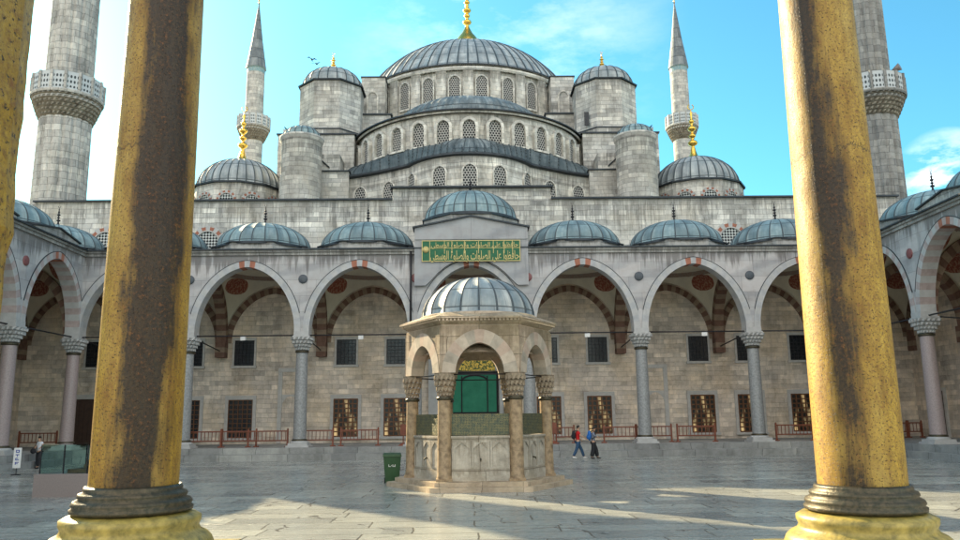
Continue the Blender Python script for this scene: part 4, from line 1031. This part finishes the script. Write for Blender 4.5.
# ------------------------------------------------------------------ foreground columns
def fg_column(label, loc, mat, facing):
    root = thing('column', label, 'column', loc, 0, 'foreground columns'); su = 1 / (2 * PI)
    a0 = facing - PI      # so that u = .5 looks at the gate
    m = MB(); n = 48
    angs = [2 * PI * i / n for i in range(n + 1)]; z = .0
    prof = [(.385, 1.70), (.386, 2.2), (.382, 3.2), (.375, 4.2), (.366, 5.2), (.357, 6.2), (.35, 7.2)]
    pf = []
    for (ra, za), (rb, zb) in zip(prof, prof[1:]):
        for q in range(4): pf.append((ra + (rb - ra) * q / 4, za + (zb - za) * q / 4))
    pf.append(prof[-1])
    rr = random.Random(len(label))
    m.lathe(pf, angs=angs, su=su, mat=0)
    sh = m.build('shaft', mat, root, rot=a0)
    m = MB(); m.lathe([(.39, 1.715), (.41, 1.73), (.425, 1.70), (.42, 1.68), (.46, 1.665), (.47, 1.64), (.455, 1.62), (.50, 1.60), (.515, 1.57), (.50, 1.545), (.525, 1.53), (.52, 1.50), (.47, 1.485), (.44, 1.48)][::-1], n=48); m.build('collar', 'bronze', root)
    m = MB(); m.lathe([(.46, 1.49), (.55, 1.47), (.60, 1.44), (.60, 1.40), (.58, 1.36), (.60, 1.32), (.66, 1.29), (.70, 1.25), (.72, 1.20), (.70, 1.15), (.66, 1.12)][::-1], n=48); m.box(-.78, .78, -.78, .78, .7, 1.13)
    m.build('base', 'base_yellow', root)
    m = MB(); m.lathe([(.36, 7.15, 1), (.41, 7.2, 1), (.40, 7.27, 1), (.38, 7.3, 0), (.45, 7.5, 0), (.47, 7.7, 0), (.58, 7.9, 0), (.62, 8.05, 0)], n=16, smooth=False); m.box(-.5, .5, -.5, .5, 8.05, 8.37)
    m.build('capital', ['base_yellow', 'bronze'], root)
    return root
fg_column('ochre column with a broad dark brown stain, in the foreground left of the court', (-3.37, 7.44, 0), 'ochre_l', math.atan2(-7.44, 3.06))
fg_column('ochre column with a narrow dark stain and rusty right side, in the foreground right of the court', (3.35, 7.44, -.075), 'ochre_r', math.atan2(-7.44, -3.66))
# door pier at the very left
m = MB(); rr = random.Random(3); prev = None
NZ = 90; zz = [.7 + 5.8 * i / NZ for i in range(NZ + 1)]; ed = []
for z in zz:
    e = -1.735 + rr.uniform(-.004, .004) + (.012 if 2.86 < z < 2.94 else 0) * math.sin((z - 2.86) / .08 * PI) - (.008 if z < 2.86 else 0); ed.append(e)
def pr_(y, e): return [(e - .03, 1.85), (e, 1.93), (e, 2.35), (e - .03, 2.45)]
for i in range(NZ):
    a, b = pr_(0, ed[i]), pr_(0, ed[i + 1]); za, zb = zz[i], zz[i + 1]
    pa = [(-2.4, 1.85)] + a + [(-2.4, 2.45)]; pb = [(-2.4, 1.85)] + b + [(-2.4, 2.45)]; L_ = [0, .9, 1., 1.4, 1.5, 2.4, 3]
    for k in range(5): m.face([(*pa[k], za), (*pa[k + 1], za), (*pb[k + 1], zb), (*pb[k], zb)], 0, [(L_[k] * .4, za), (L_[k + 1] * .4, za), (L_[k + 1] * .4, zb), (L_[k] * .4, zb)], False)
o = m.build('stone_pier', 'ochre_j', None); tag(o, 'rough ochre stone pier edge cut off by the left border of the photo', 'pier')

# ------------------------------------------------------------------ ablution fountain kiosk
KX, KY, KR = .10, 27.72, 2.33
kiosk = thing('fountain_kiosk', 'hexagonal stone ablution kiosk with a ribbed lead dome in the middle of the court', 'fountain', (KX, KY, 0))
hexv = lambda R, k: (R * math.cos(math.radians(60 * k - 120)), R * math.sin(math.radians(60 * k - 120)))   # k=0 front left, 1 front right
def hexpoly(R): return [hexv(R, k) for k in range(6)]
m = MB(); m.prism(hexpoly(3.2), 0, .15); m.prism(hexpoly(2.92), .15, .29); m.build('steps', 'kiosk', kiosk)
tb = MB()
for k in range(6): tb.tube((*hexv(KR, k), 3.67), (*hexv(KR, (k + 1) % 6), 3.67), .022, 6)
tb.build('tie_rod', 'iron', kiosk)
src = None
for k in range(6):
    x, y = hexv(KR, k)
    if src is None:
        c_ = MB(); c_.box(-.26, .26, -.26, .26, .29, .38, 0); c_.lathe([(.25, .38, 0), (.24, .46, 0), (.225, .50, 0), (.215, 1.6, 0), (.205, 2.86, 0)], n=20)
        src = c_.build('column', 'kcol', kiosk, loc=(x, y, 0)) if 'kcol' in M else c_.build('column', 'kiosk', kiosk, loc=(x, y, 0))
        q = MB(); q.lathe([(.21, 2.84, 1), (.25, 2.87, 1), (.25, 2.93, 1), (.215, 2.96, 0)], n=16)
        for j, (ra, rb, za, zb) in enumerate(((.215, .235, 2.96, 3.08), (.235, .27, 3.08, 3.26), (.27, .31, 3.26, 3.44), (.31, .34, 3.44, 3.62))):
            n = 12; ph = (j % 2) * PI / n
            for i in range(n):
                a, b = ph + 2 * PI * i / n, ph + 2 * PI * (i + 1) / n; mid = (a + b) / 2; pt = lambda t, r, z: (r * math.cos(t), r * math.sin(t), z); zq = za + (zb - za) * .2
                q.face([pt(a, rb, zq), pt(mid, ra * .92, zq + .05), pt(mid, rb, zb), pt(a, rb, zb)]); q.face([pt(mid, ra * .92, zq + .05), pt(b, rb, zq), pt(b, rb, zb), pt(mid, rb, zb)])
                q.face([pt(a, ra * .9, za), pt(b, ra * .9, za), pt(b, rb, zq), pt(a, rb, zq)])
        q.prism([(.34 * math.cos(t * PI / 4 + PI / 8), .34 * math.sin(t * PI / 4 + PI / 8)) for t in range(8)], 3.62, 3.72)
        q.build('capital', ['kiosk', 'bronze'], src)
    else: dup(src, kiosk, (x, y, 0))
# arch walls between columns
side = KR; hw_ = side / 2
for k in range(6):
    a = math.radians(60 * k - 90); cx_, cy_ = KR * math.cos(PI / 6) * math.cos(a), KR * math.cos(PI / 6) * math.sin(a); rz = a + PI / 2
    m = MB(); arch_wall(m, -hw_ - .12, hw_ + .12, [0], 3.72, .80, .98, 5.26, -.2, .2, 16)
    m.box(-hw_ - .14, -hw_ + .17, -.225, -.202, 3.72, 5.16); m.box(hw_ - .17, hw_ + .14, -.225, -.202, 3.72, 5.16)
    aw = m.build('arch_wall', 'kiosk', kiosk, loc=(cx_, cy_, 0), rot=rz)
    v = MB(); vous(v, 0, 3.72, .79, .97, .44, -.235, .235, 11, lambda i: (i * 5) % 3); v.build('arch_ring', ['kv1', 'kv2', 'kv3'], aw)
    # cornice piece
    # basin panel with carved blind arches
    m = MB(); m.box(-.93, .93, -.02, .12, .29, 1.62); m.box(-.93, .93, -.05, .14, .29, .62); m.box(-.95, .95, -.06, .16, 1.622, 1.70)
    for i in range(3):
        xa, xb = -.88 + .6 * i, -.32 + .6 * i
        m.box(xa, xa + .05, -.05, -.022, .7, 1.55); m.box(xb - .05, xb, -.05, -.022, .7, 1.55); m.box(xa + .05, xb - .05, -.05, -.022, 1.50, 1.55)
        xc_ = (xa + xb) / 2
        for s_ in (-1, 1): m.face([(xc_, -.048, 1.50), (xc_ + s_ * .23, -.048, 1.50), (xc_ + s_ * .23, -.048, 1.30)][::s_])
    bp = m.build('basin_panel', 'basin', kiosk, loc=(cx_, cy_, 0), rot=rz)
    m = MB(); m.box(-.93, .93, .04, .07, 1.72, 2.40); m.build('bronze_grille', 'brasslat', bp)
    m = MB(); m.tube((0, -.02, .98), (0, -.12, .96), .025, 8); m.tube((0, -.12, .97), (0, -.13, .90), .018, 8); m.build('tap', 'bronze', bp)
m = MB()
def ringp(R0, R1, z0, z1, mat=0):
    p, q = hexpoly(R0), hexpoly(R1)
    for k in range(6):
        j = (k + 1) % 6; m.face([(*p[k], z0), (*p[j], z0), (*q[j], z1), (*q[k], z1)], mat)
ringp(2.50, 2.50, 5.26, 5.30); ringp(2.50, 2.64, 5.30, 5.38); ringp(2.64, 2.68, 5.38, 5.44); ringp(2.68, 2.80, 5.44, 5.48); ringp(2.80, 2.80, 5.48, 5.54); ringp(2.80, 2.2, 5.54, 5.74)
ringp(2.3, 2.5, 5.27, 5.26)
# small scalloped dentils along the eaves
for k in range(6):
    (xa, ya), (xb, yb) = hexv(2.72, k), hexv(2.72, (k + 1) % 6)
    for i in range(22):
        t = (i + .5) / 22; x, y = xa + (xb - xa) * t, ya + (yb - ya) * t; m.box(x - .035, x + .035, y - .035, y + .035, 5.40, 5.50)
m.build('cornice', 'kiosk', kiosk)
dome('kiosk_dome', kiosk, 1.98, 1.42, 5.76, ['lead_kiosk', 'kiosk'] if 'lead_kiosk' in M else ['lead_teal', 'kiosk'], 20, (0, 0), .045, .1)
m = MB(); m.lathe([(.02, 5.0), (1.2, 4.9), (2.1, 4.4)], n=12); m.build('ceiling', 'kiosk', kiosk)
m = MB(); m.lathe([(.9, .29), (.95, .9), (1.1, 1.15), (1.1, 1.2), (0, 1.2)], n=12, smooth=False); m.build('inner_basin', 'basin', kiosk)

# ------------------------------------------------------------------ wooden barriers
def barrier(L, label, loc, rot=0.):
    root = thing('barrier', label, 'barrier', loc, rot, 'low red brown wooden barriers along the arcades')
    p = MB(); p.box(-.045, .045, -.045, .045, 0, 1.02); p.box(-.16, .16, -.05, .05, 0, .07); p.box(-.05, .05, -.18, .18, .002, .06); p.ball((0, 0, 1.04), .05, .05, .04, 8, 5)
    for sg in (-1, 1):
        if sg < 0: p0 = p.build('post', 'rail', root, loc=(-L / 2, 0, 0))
        else: dup(p0, root, (L / 2, 0, 0))
    q = MB(); q.box(-L / 2 + .046, L / 2 - .046, -.03, .03, .88, .95); q.build('top_rail', 'rail', root)
    q = MB(); q.box(-L / 2 + .046, L / 2 - .046, -.03, .03, .34, .41); q.build('bottom_rail', 'rail', root)
    n = max(3, int(L / .21)); src = None
    for i in range(n):
        x = -L / 2 + L * (i + .5) / n
        if src is None: b = MB(); b.box(-.018, .018, -.014, .014, .411, .879); src = b.build('baluster', 'rail', root, loc=(x, 0, 0))
        else: dup(src, root, (x, 0, 0))
    return root
def PX(x, Y, zz=1.2):      # metres along the court for a place read off the plan
    return (x - 467.5) / 780.5 * (Y * .9828 + (zz - 2.3) * .1848) - .3 + .012 * 0
for xa, xb, Y, lab in ((186, 222, 46.9, 'first wooden barrier right of the left foreground column, before a dark window'),
                       (223, 257, 47.15, 'wooden barrier directly under the window left of the grey column, farther back'),
                       (249, 288, 46.75, 'wooden barrier overlapping its neighbours just left of the leftmost fully seen grey column'),
                       (303, 333, 47.0, 'short wooden barrier just right of the leftmost fully seen grey column'),
                       (341, 378, 47.0, 'wooden barrier before the lit window left of the fountain kiosk'),
                       (604, 636, 47.0, 'wooden barrier just right of the two walking people'),
                       (637, 672, 47.25, 'wooden barrier partly hidden behind the grey column right of the kiosk'),
                       (678, 716, 47.0, 'wooden barrier in front of the brightly lit window right of the kiosk'),
                       (778, 815, 47.0, 'wooden barrier before the window beside the right foreground column'),
                       (556, 574, 47.3, 'short wooden barrier showing between the kiosk and the person in red')):
    a, b = PX(xa, Y), PX(xb, Y); barrier(b - a, lab, ((a + b) / 2, Y, .70))
a, b = PX(23, 49), PX(60, 49); barrier(b - a, 'wooden barrier at the far left beside the pink column', ((a + b) / 2, 49, .70))
a, b = PX(893, 50), PX(911, 50); barrier(b - a, 'wooden barrier right of the right foreground column, against the wall', ((a + b) / 2, 50, .70))
a, b = PX(911, 50), PX(926, 50); barrier(b - a - .1, 'last short wooden barrier at the right, beside the dark doorway', ((a + b) / 2 + .05, 50, .70))

# ------------------------------------------------------------------ wheeled bin
bn = thing('wheeled_bin', 'dark green plastic wheeled bin standing left of the fountain kiosk', 'bin', (-3.02, 28.75, 0), math.radians(6))
m = MB(); m.hexa([(-.24, -.26, .06), (.24, -.26, .06), (.24, .26, .06), (-.24, .26, .06), (-.31, -.33, .95), (.31, -.33, .95), (.31, .33, .95), (-.31, .33, .95)]); m.build('body', 'binplastic', bn)
m = MB(); m.hexa([(-.34, -.37, .952), (.34, -.37, .952), (.34, .36, .952), (-.34, .36, .952), (-.30, -.33, 1.02), (.30, -.33, 1.02), (.31, .36, 1.06), (-.31, .36, 1.06)]); m.tube((-.28, .42, 1.0), (.28, .42, 1.0), .02, 6); m.build('lid', 'binplastic', bn)
for sx in (-.25, .25):
    m = MB(); m.tube((sx - .025, .24, .1), (sx + .025, .24, .1), .1, 14); m.build('wheel', 'black', bn)
m = MB()      # small white mark on the front
for (xa, xb, za, zb) in ((-.13, -.11, .60, .70), (-.13, -.05, .60, .62), (-.03, -.01, .62, .66), (.01, .03, .60, .68), (.05, .07, .60, .64), (.09, .11, .60, .70), (.01, .11, .60, .615)): m.box(xa, xb, -.315, -.305, za, zb)
for i_, v_ in enumerate(m.v): m.v[i_] = Vector((v_.x, v_.y + .006 - (.0), v_.z))
m.build('marking', 'white', bn)

# ------------------------------------------------------------------ glass display case
cs = thing('display_case', 'glass display case on a pinkish granite plinth, left of the left foreground column', 'display case', (-12.2, 26.0, 0), math.radians(-3))
m = MB(); m.box(-1.62, 1.62, -.75, .75, 0, .70); m.build('plinth', 'pinkgrey', cs)
m = MB(); gx, gy, z0, z1 = 1.5, .65, .704, 1.58
for (a_, b_) in (((-gx, -gy), (gx, -gy)), ((gx, -gy), (gx, gy)), ((gx, gy), (-gx, gy)), ((-gx, gy), (-gx, -gy))):
    if a_[1] == b_[1]: m.box(min(a_[0], b_[0]), max(a_[0], b_[0]), a_[1] - .006, a_[1] + .006, z0, z1)
    else: m.box(a_[0] - .006, a_[0] + .006, min(a_[1], b_[1]) + .007, max(a_[1], b_[1]) - .007, z0, z1)
m.box(-gx - .01, gx + .01, -gy - .01, gy + .01, z1 + .002, z1 + .014)
gl = m.build('glass_cover', 'caseglass', cs)
m = MB()
for x in (-gx, -.75, 0, .75, gx):
    for y in (-gy, gy): m.box(x - .012, x + .012, y - .02, y + .02, z0, z1 - .01)
m.build('edge_strip', 'iron', gl)
mo = thing('architectural_model', 'dark carved timber model of a building inside the glass display case', 'model', (-12.0, 26.0, .704), math.radians(-3))
m = MB(); m.box(-.95, .95, -.42, .42, 0, .12); m.build('baseboard', 'timber', mo)
m = MB(); rr = random.Random(5)
m.box(-.5, .85, -.3, .3, .121, .26)
for i in range(26):
    x, y = rr.uniform(-.45, .8), rr.uniform(-.28, .28); h = .08 + .3 * max(0, 1 - abs(x - .25) / .8) * rr.random(); w_ = rr.uniform(.03, .08)
    m.lathe([(w_, .26), (w_, .26 + h), (w_ * .7, .28 + h), (0, .32 + h)], x, y, 8)
m.build('building', 'timber', mo)

# ------------------------------------------------------------------ standing sign, floodlights, birds
sg_ = thing('standing_sign', 'narrow white standing sign with blue characters beside the left arcade', 'sign', (-20.35, 36.0, 0), math.radians(12))
m = MB(); m.box(-.2, .2, -.14, .14, 0, .05); m.box(-.02, .02, -.02, .02, .05, .5); m.build('stand', 'iron', sg_)
m = MB(); m.box(-.19, .19, -.04, -.022, .34, 1.34); pn = m.build('panel', 'white', sg_)
m = MB()
for (xa, xb, za, zb) in ((-.09, -.05, 1.10, 1.24), (.05, .09, 1.10, 1.24), (-.05, .05, 1.20, 1.24), (-.05, .05, 1.10, 1.14), (-.09, .09, .98, 1.02), (-.02, .02, .90, .98), (-.09, -.05, .72, .84), (-.05, .09, .72, .76), (-.05, .04, .80, .84), (-.09, -.05, .50, .64), (-.05, .09, .60, .64), (-.05, .05, .54, .57)):
    m.box(xa, xb, -.048, -.041, za, zb)
m.build('characters', 'blue_ink', pn); sg_.scale = (.82, .82, .88)
fsrc = None
for x, lab in ((-20.6, 'small white floodlight on the tie rod of the leftmost far arch'), (-13.5, 'small white floodlight on the tie rod of the second far arch'), (-6.55, 'small white floodlight on the tie rod of the arch just left of the kiosk'),
               (6.9, 'small white floodlight on the tie rod of the arch just right of the kiosk'), (13.9, 'small white floodlight on the tie rod of the second arch right of the kiosk'), (20.3, 'small white floodlight on the tie rod of the arch behind the right foreground column')):
    if fsrc is None:
        fsrc = thing('floodlight', lab, 'floodlight', (x, YF - .05, 7.05), .3, 'floodlights on the tie rods')
        m = MB(); m.hexa([(-.16, -.12, -.16), (.16, -.12, -.16), (.10, .08, -.08), (-.10, .08, -.08), (-.16, -.14, .06), (.16, -.14, .06), (.10, .08, .02), (-.10, .08, .02)]); m.build('housing', 'white', fsrc)
        m = MB(); m.box(-.02, .02, -.02, .02, .02, .10); m.build('bracket', 'iron', fsrc)
    else: c_ = dup(fsrc, None, (x, YF - .05, 7.05), -.3); c_['label'] = lab
fsrc = fsrc
for loc, rz, rx, lab in (((-12.86, 60, 31.3), .6, .9, 'upper of two small dark birds flying left of the main dome'), ((-12.45, 60, 30.9), -.2, .2, 'lower of two small dark birds flying left of the main dome')):
    m = MB(); m.ball((0, 0, 0), .09, .26, .08, 8, 6)
    for sx in (-1, 1):
        q = [(sx * .05, .1, .02), (sx * .32, .14, .18), (sx * .62, -.05, .10), (sx * .30, -.08, .15), (sx * .05, -.1, .02)]
        m.face(q, 0); m.face([(a, b, c - .015) for a, b, c in q][::-1], 0)
    m.face([(-.04, -.22, 0), (.04, -.22, 0), (.1, -.42, 0), (-.1, -.42, 0)]); m.face([(-.04, -.22, .01), (.04, -.22, .01), (.1, -.42, .01), (-.1, -.42, .01)][::-1])
    b_ = m.build('bird', 'black', None, loc=loc); b_.rotation_euler = (rx, 0, rz); b_.scale = (.75, .75, .75); tag(b_, lab, 'bird', 'birds over the mosque')

# ------------------------------------------------------------------ people
def skin(name, pts, edges, rad, mat, parent, sub=1, root=0):
    me = bpy.data.meshes.new(name); me.from_pydata(pts, edges, []); me.materials.append(M[mat]); o = bpy.data.objects.new(name, me); C.objects.link(o); o.parent = parent
    sk = o.modifiers.new('skin', 'SKIN'); sk.use_smooth_shade = True
    for v, r_ in zip(me.skin_vertices[0].data, rad): v.radius = (r_, r_) if not isinstance(r_, tuple) else r_
    for i, v in enumerate(me.skin_vertices[0].data): v.use_root = (i == root)
    ss = o.modifiers.new('sub', 'SUBSURF'); ss.levels = sub; ss.render_levels = sub
    return o
def person(label, loc, rot, top, bottom, hgt, hands, feet, hairlen=0., head=(0, .02), skirt=False, shoes='black', group=None):
    """local +y is forward, x to the right; hands and feet given in metres for a 1.72 m body"""
    root = thing('person', label, 'person', loc, rot, group); root.scale = (hgt / 1.72,) * 3
    P, E_, R_ = [], [], []
    def add(p, r, link=None):
        P.append(p); R_.append(r)
        if link is not None: E_.append((link, len(P) - 1))
        return len(P) - 1
    pel = add((0, 0, .93), (.14, .10)); wa = add((0, .0, 1.08), (.125, .09), pel); ch = add((0, .015, 1.27), (.15, .105), wa); nb = add((0, .01, 1.43), (.07, .06), ch); nk = add((0, .03, 1.50), (.052, .055), nb)
    hx, hy = head; hd = add((hx * .6, .04 + hy * .5, 1.58), (.07, .085), nk); h2 = add((hx, .05 + hy, 1.655), (.068, .085), hd)
    joints = {'arm': [], 'leg': []}
    for sx, hnd in zip((-1, 1), hands):
        sh = add((sx * .17, .01, 1.40), .058, ch); hx_, hy_, hz_ = hnd; ex, ey, ez = (sx * .20 + hx_) / 2 + sx * .03, (hy_) * .35 - .04, (1.40 + hz_) / 2 - .02
        el = add((ex, ey, ez), .042, sh); wr = add((hx_, hy_, hz_), .028, el)
        d = (Vector((hx_, hy_, hz_)) - Vector((ex, ey, ez))).normalized(); pm = add(tuple(Vector((hx_, hy_, hz_)) + d * .055), (.036, .018), wr)
        side_ = d.cross(Vector((sx, .3, 0))).normalized(); base = Vector(P[pm])
        for j, ln in enumerate((.058, .068, .062, .05)):
            o_ = side_ * (.014 * (j - 1.5) * 1.3); a_ = base + d * .03 + o_; k_ = add(tuple(a_ + d * ln * .5 + Vector((0, 0, -.004 * j))), .009, pm); add(tuple(a_ + d * ln + Vector((-sx * .012, 0, -.008))), .007, k_)
        th_ = base - d * .02 + side_ * .035; k_ = add(tuple(th_ + d * .01), .010, wr); add(tuple(th_ + d * .045 + side_ * .01), .008, k_)
        joints['arm'].append((P[sh], P[el], P[wr]))
    for sx, ft in zip((-1, 1), feet):
        fx, fy, fz = ft; hp = add((sx * .09, 0, .88), .09, pel); kx, ky, kz = sx * .09, fy * .5 + .05, .48 + fz * .4
        kn = add((kx, ky, kz), .06, hp); an = add((fx, fy, .09 + fz), .042, kn); toe = add((fx + sx * .02, fy + .15, .04 + fz * .4), (.04, .03), an); joints['leg'].append((P[hp], P[kn], P[an], P[toe]))
    skin('body', P, E_, R_, 'skin', root, 1, 0)
    # clothes follow the same joints a little wider
    P2, E2, R2 = [(0, 0, .90), (0, 0, 1.06), (0, .015, 1.27), (0, .01, 1.425)], [(0, 1), (1, 2), (2, 3)], [(.16, .12), (.145, .11), (.17, .125), (.085, .08)]
    for (a_, b_, c_) in joints['arm']:
        k_ = len(P2); P2 += [a_, tuple(Vector(a_).lerp(Vector(b_), .8))]; E2 += [(2, k_), (k_, k_ + 1)]; R2 += [.072, .058]
        if top in ('black', 'greyshirt'): P2 += [b_, tuple(Vector(b_).lerp(Vector(c_), .9))]; E2 += [(k_ + 1, k_ + 2), (k_ + 2, k_ + 3)]; R2 += [.052, .040]
    skin('shirt', P2, E2, R2, top, root)
    P3, E3, R3 = [(0, 0, 1.0)], [], [(.16, .12)]
    for (h_, k_, a_, t_) in joints['leg']:
        i_ = len(P3); P3 += [tuple(Vector(h_) + Vector((0, 0, -.02))), k_, (a_[0], a_[1], a_[2] + .0)]; E3 += [(0, i_), (i_, i_ + 1), (i_ + 1, i_ + 2)]; R3 += ([.115, .09, .075] if not skirt else [.135, .13, .12])
    skin('trousers', P3, E3, R3, bottom, root)
    for (h_, k_, a_, t_) in joints['leg']:
        skin('shoe', [(a_[0], a_[1] - .05, max(a_[2] - .045, .04)), (a_[0], a_[1] + .03, max(a_[2] - .04, .045)), t_, (t_[0], t_[1] + .05, t_[2])], [(0, 1), (1, 2), (2, 3)], [.045, .055, (.05, .038), .03], shoes, root)
    m = MB(); c = Vector((hx, .045 + hy, 1.66)); m.ball((c.x, c.y - .012, c.z + .018), .083, .10, .095, 14, 10)
    for i_, v_ in enumerate(m.v):      # clear the face
        if v_.y > c.y + .035 and v_.z < c.z + .05: m.v[i_] = Vector((v_.x * .9 + c.x * .1, c.y + .03, v_.z))
        if v_.z < c.z - .01: m.v[i_] = Vector((m.v[i_].x, min(m.v[i_].y, c.y - .0) - .0, c.z - .01 - (c.z - .01 - v_.z) * (1 + hairlen)))
    m.build('hair', 'hair', root)
    m = MB(); m.ball((c.x, c.y + .085, c.z - .02), .012, .018, .02, 8, 6)      # nose
    for sx in (-1, 1): m.ball((c.x + sx * .076, c.y - .005, c.z - .015), .012, .02, .03, 8, 6)
    m.build('nose_and_ears', 'skin', root)
    m = MB()
    for sx in (-1, 1): m.ball((c.x + sx * .03, c.y + .074, c.z + .005), .011, .006, .006, 8, 4)
    m.ball((c.x, c.y + .077, c.z - .058), .024, .005, .006, 8, 4); m.build('eyes_and_mouth', 'hair', root)
    return root
def pack(label, loc, rot, mat, sc_=1.):
    root = thing('backpack', label, 'backpack', loc, rot); root.scale = (sc_,) * 3
    m = MB(); m.ball((0, 0, 0), .155, .10, .25, 14, 10); m.ball((0, -.07, -.07), .12, .07, .13, 12, 8); m.build('bag', mat, root)
    m = MB()
    for sx in (-1, 1):
        pts = [(sx * .10, .07, .17), (sx * .12, .14, .24), (sx * .12, .25, .20), (sx * .12, .29, .05), (sx * .13, .23, -.10), (sx * .12, .08, -.17)]
        for a_, b_ in zip(pts, pts[1:]): m.tube(a_, b_, .02, 6)
    m.build('strap', 'black', root)
    return root
RX = -PI / 2      # walking to the right: forward (+y) turned to +x
person('person in a red short sleeved shirt and blue jeans walking right, wearing a black backpack', (5.66, 43.25, 0), RX + .15, 'red', 'jeans', 1.74, [(-.24, .22, 1.02), (.20, .34, 1.10)], [(-.08, .34, .02), (.08, -.30, .05)], shoes='white')
pack('black backpack on the back of the person in the red shirt', (5.66 - .21, 43.25, 1.27), RX + .15, 'black')
person('person in dark clothes walking right, wearing a bright blue backpack', (6.48, 43.1, 0), RX - .05, 'greyshirt', 'black', 1.66, [(-.16, .24, 1.20), (.18, .22, 1.22)], [(-.07, .20, .02), (.08, -.14, .02)], skirt=True)
pack('bright blue backpack on the back of the person in dark clothes', (6.48 - .20, 43.1, 1.24), RX - .05, 'bluepack', 1.1)
person('person in a white T-shirt and dark trousers standing by the left arcade', (-22.0, 40.9, 0), PI - .35, 'whitecloth', 'black', 1.55, [(-.20, .10, 1.16), (.22, .16, 1.10)], [(-.09, .10, .0), (.10, -.06, .0)], hairlen=.6)
hb = MB(); hb.ball((0, 0, 0), .15, .08, .14, 12, 8); hb.tube((0, 0, .12), (.18, .02, .52), .014, 6)
hb = hb.build('shoulder_bag', 'black', None, loc=(-22.22, 40.72, .86)); tag(hb, 'small black shoulder bag at the hip of the person in the white T-shirt', 'bag')

# two wooden notice stands on the far platform, either side of the fountain
for x, lab in ((PX(403, 46.6), 'dark brown wooden notice stand by the lit window left of the fountain kiosk'), (PX(553.5, 46.6), 'dark brown wooden notice stand just right of the fountain kiosk')):
    t_ = thing('notice_stand', lab, 'notice stand', (x, 46.6, .70), 0, 'notice stands beside the fountain')
    m = MB(); m.box(-.03, .03, -.03, .03, 0, 1.25); m.build('post', 'rail', t_)
    m = MB(); m.hexa([(-.30, -.22, 0), (.30, -.22, 0), (.30, .22, 0), (-.30, .22, 0), (-.08, -.06, .16), (.08, -.06, .16), (.08, .06, .16), (-.08, .06, .16)]); m.build('foot', 'rail', t_)
    m = MB(); m.box(-.17, .17, -.055, -.032, .62, 1.22); m.build('board', 'rail', t_)
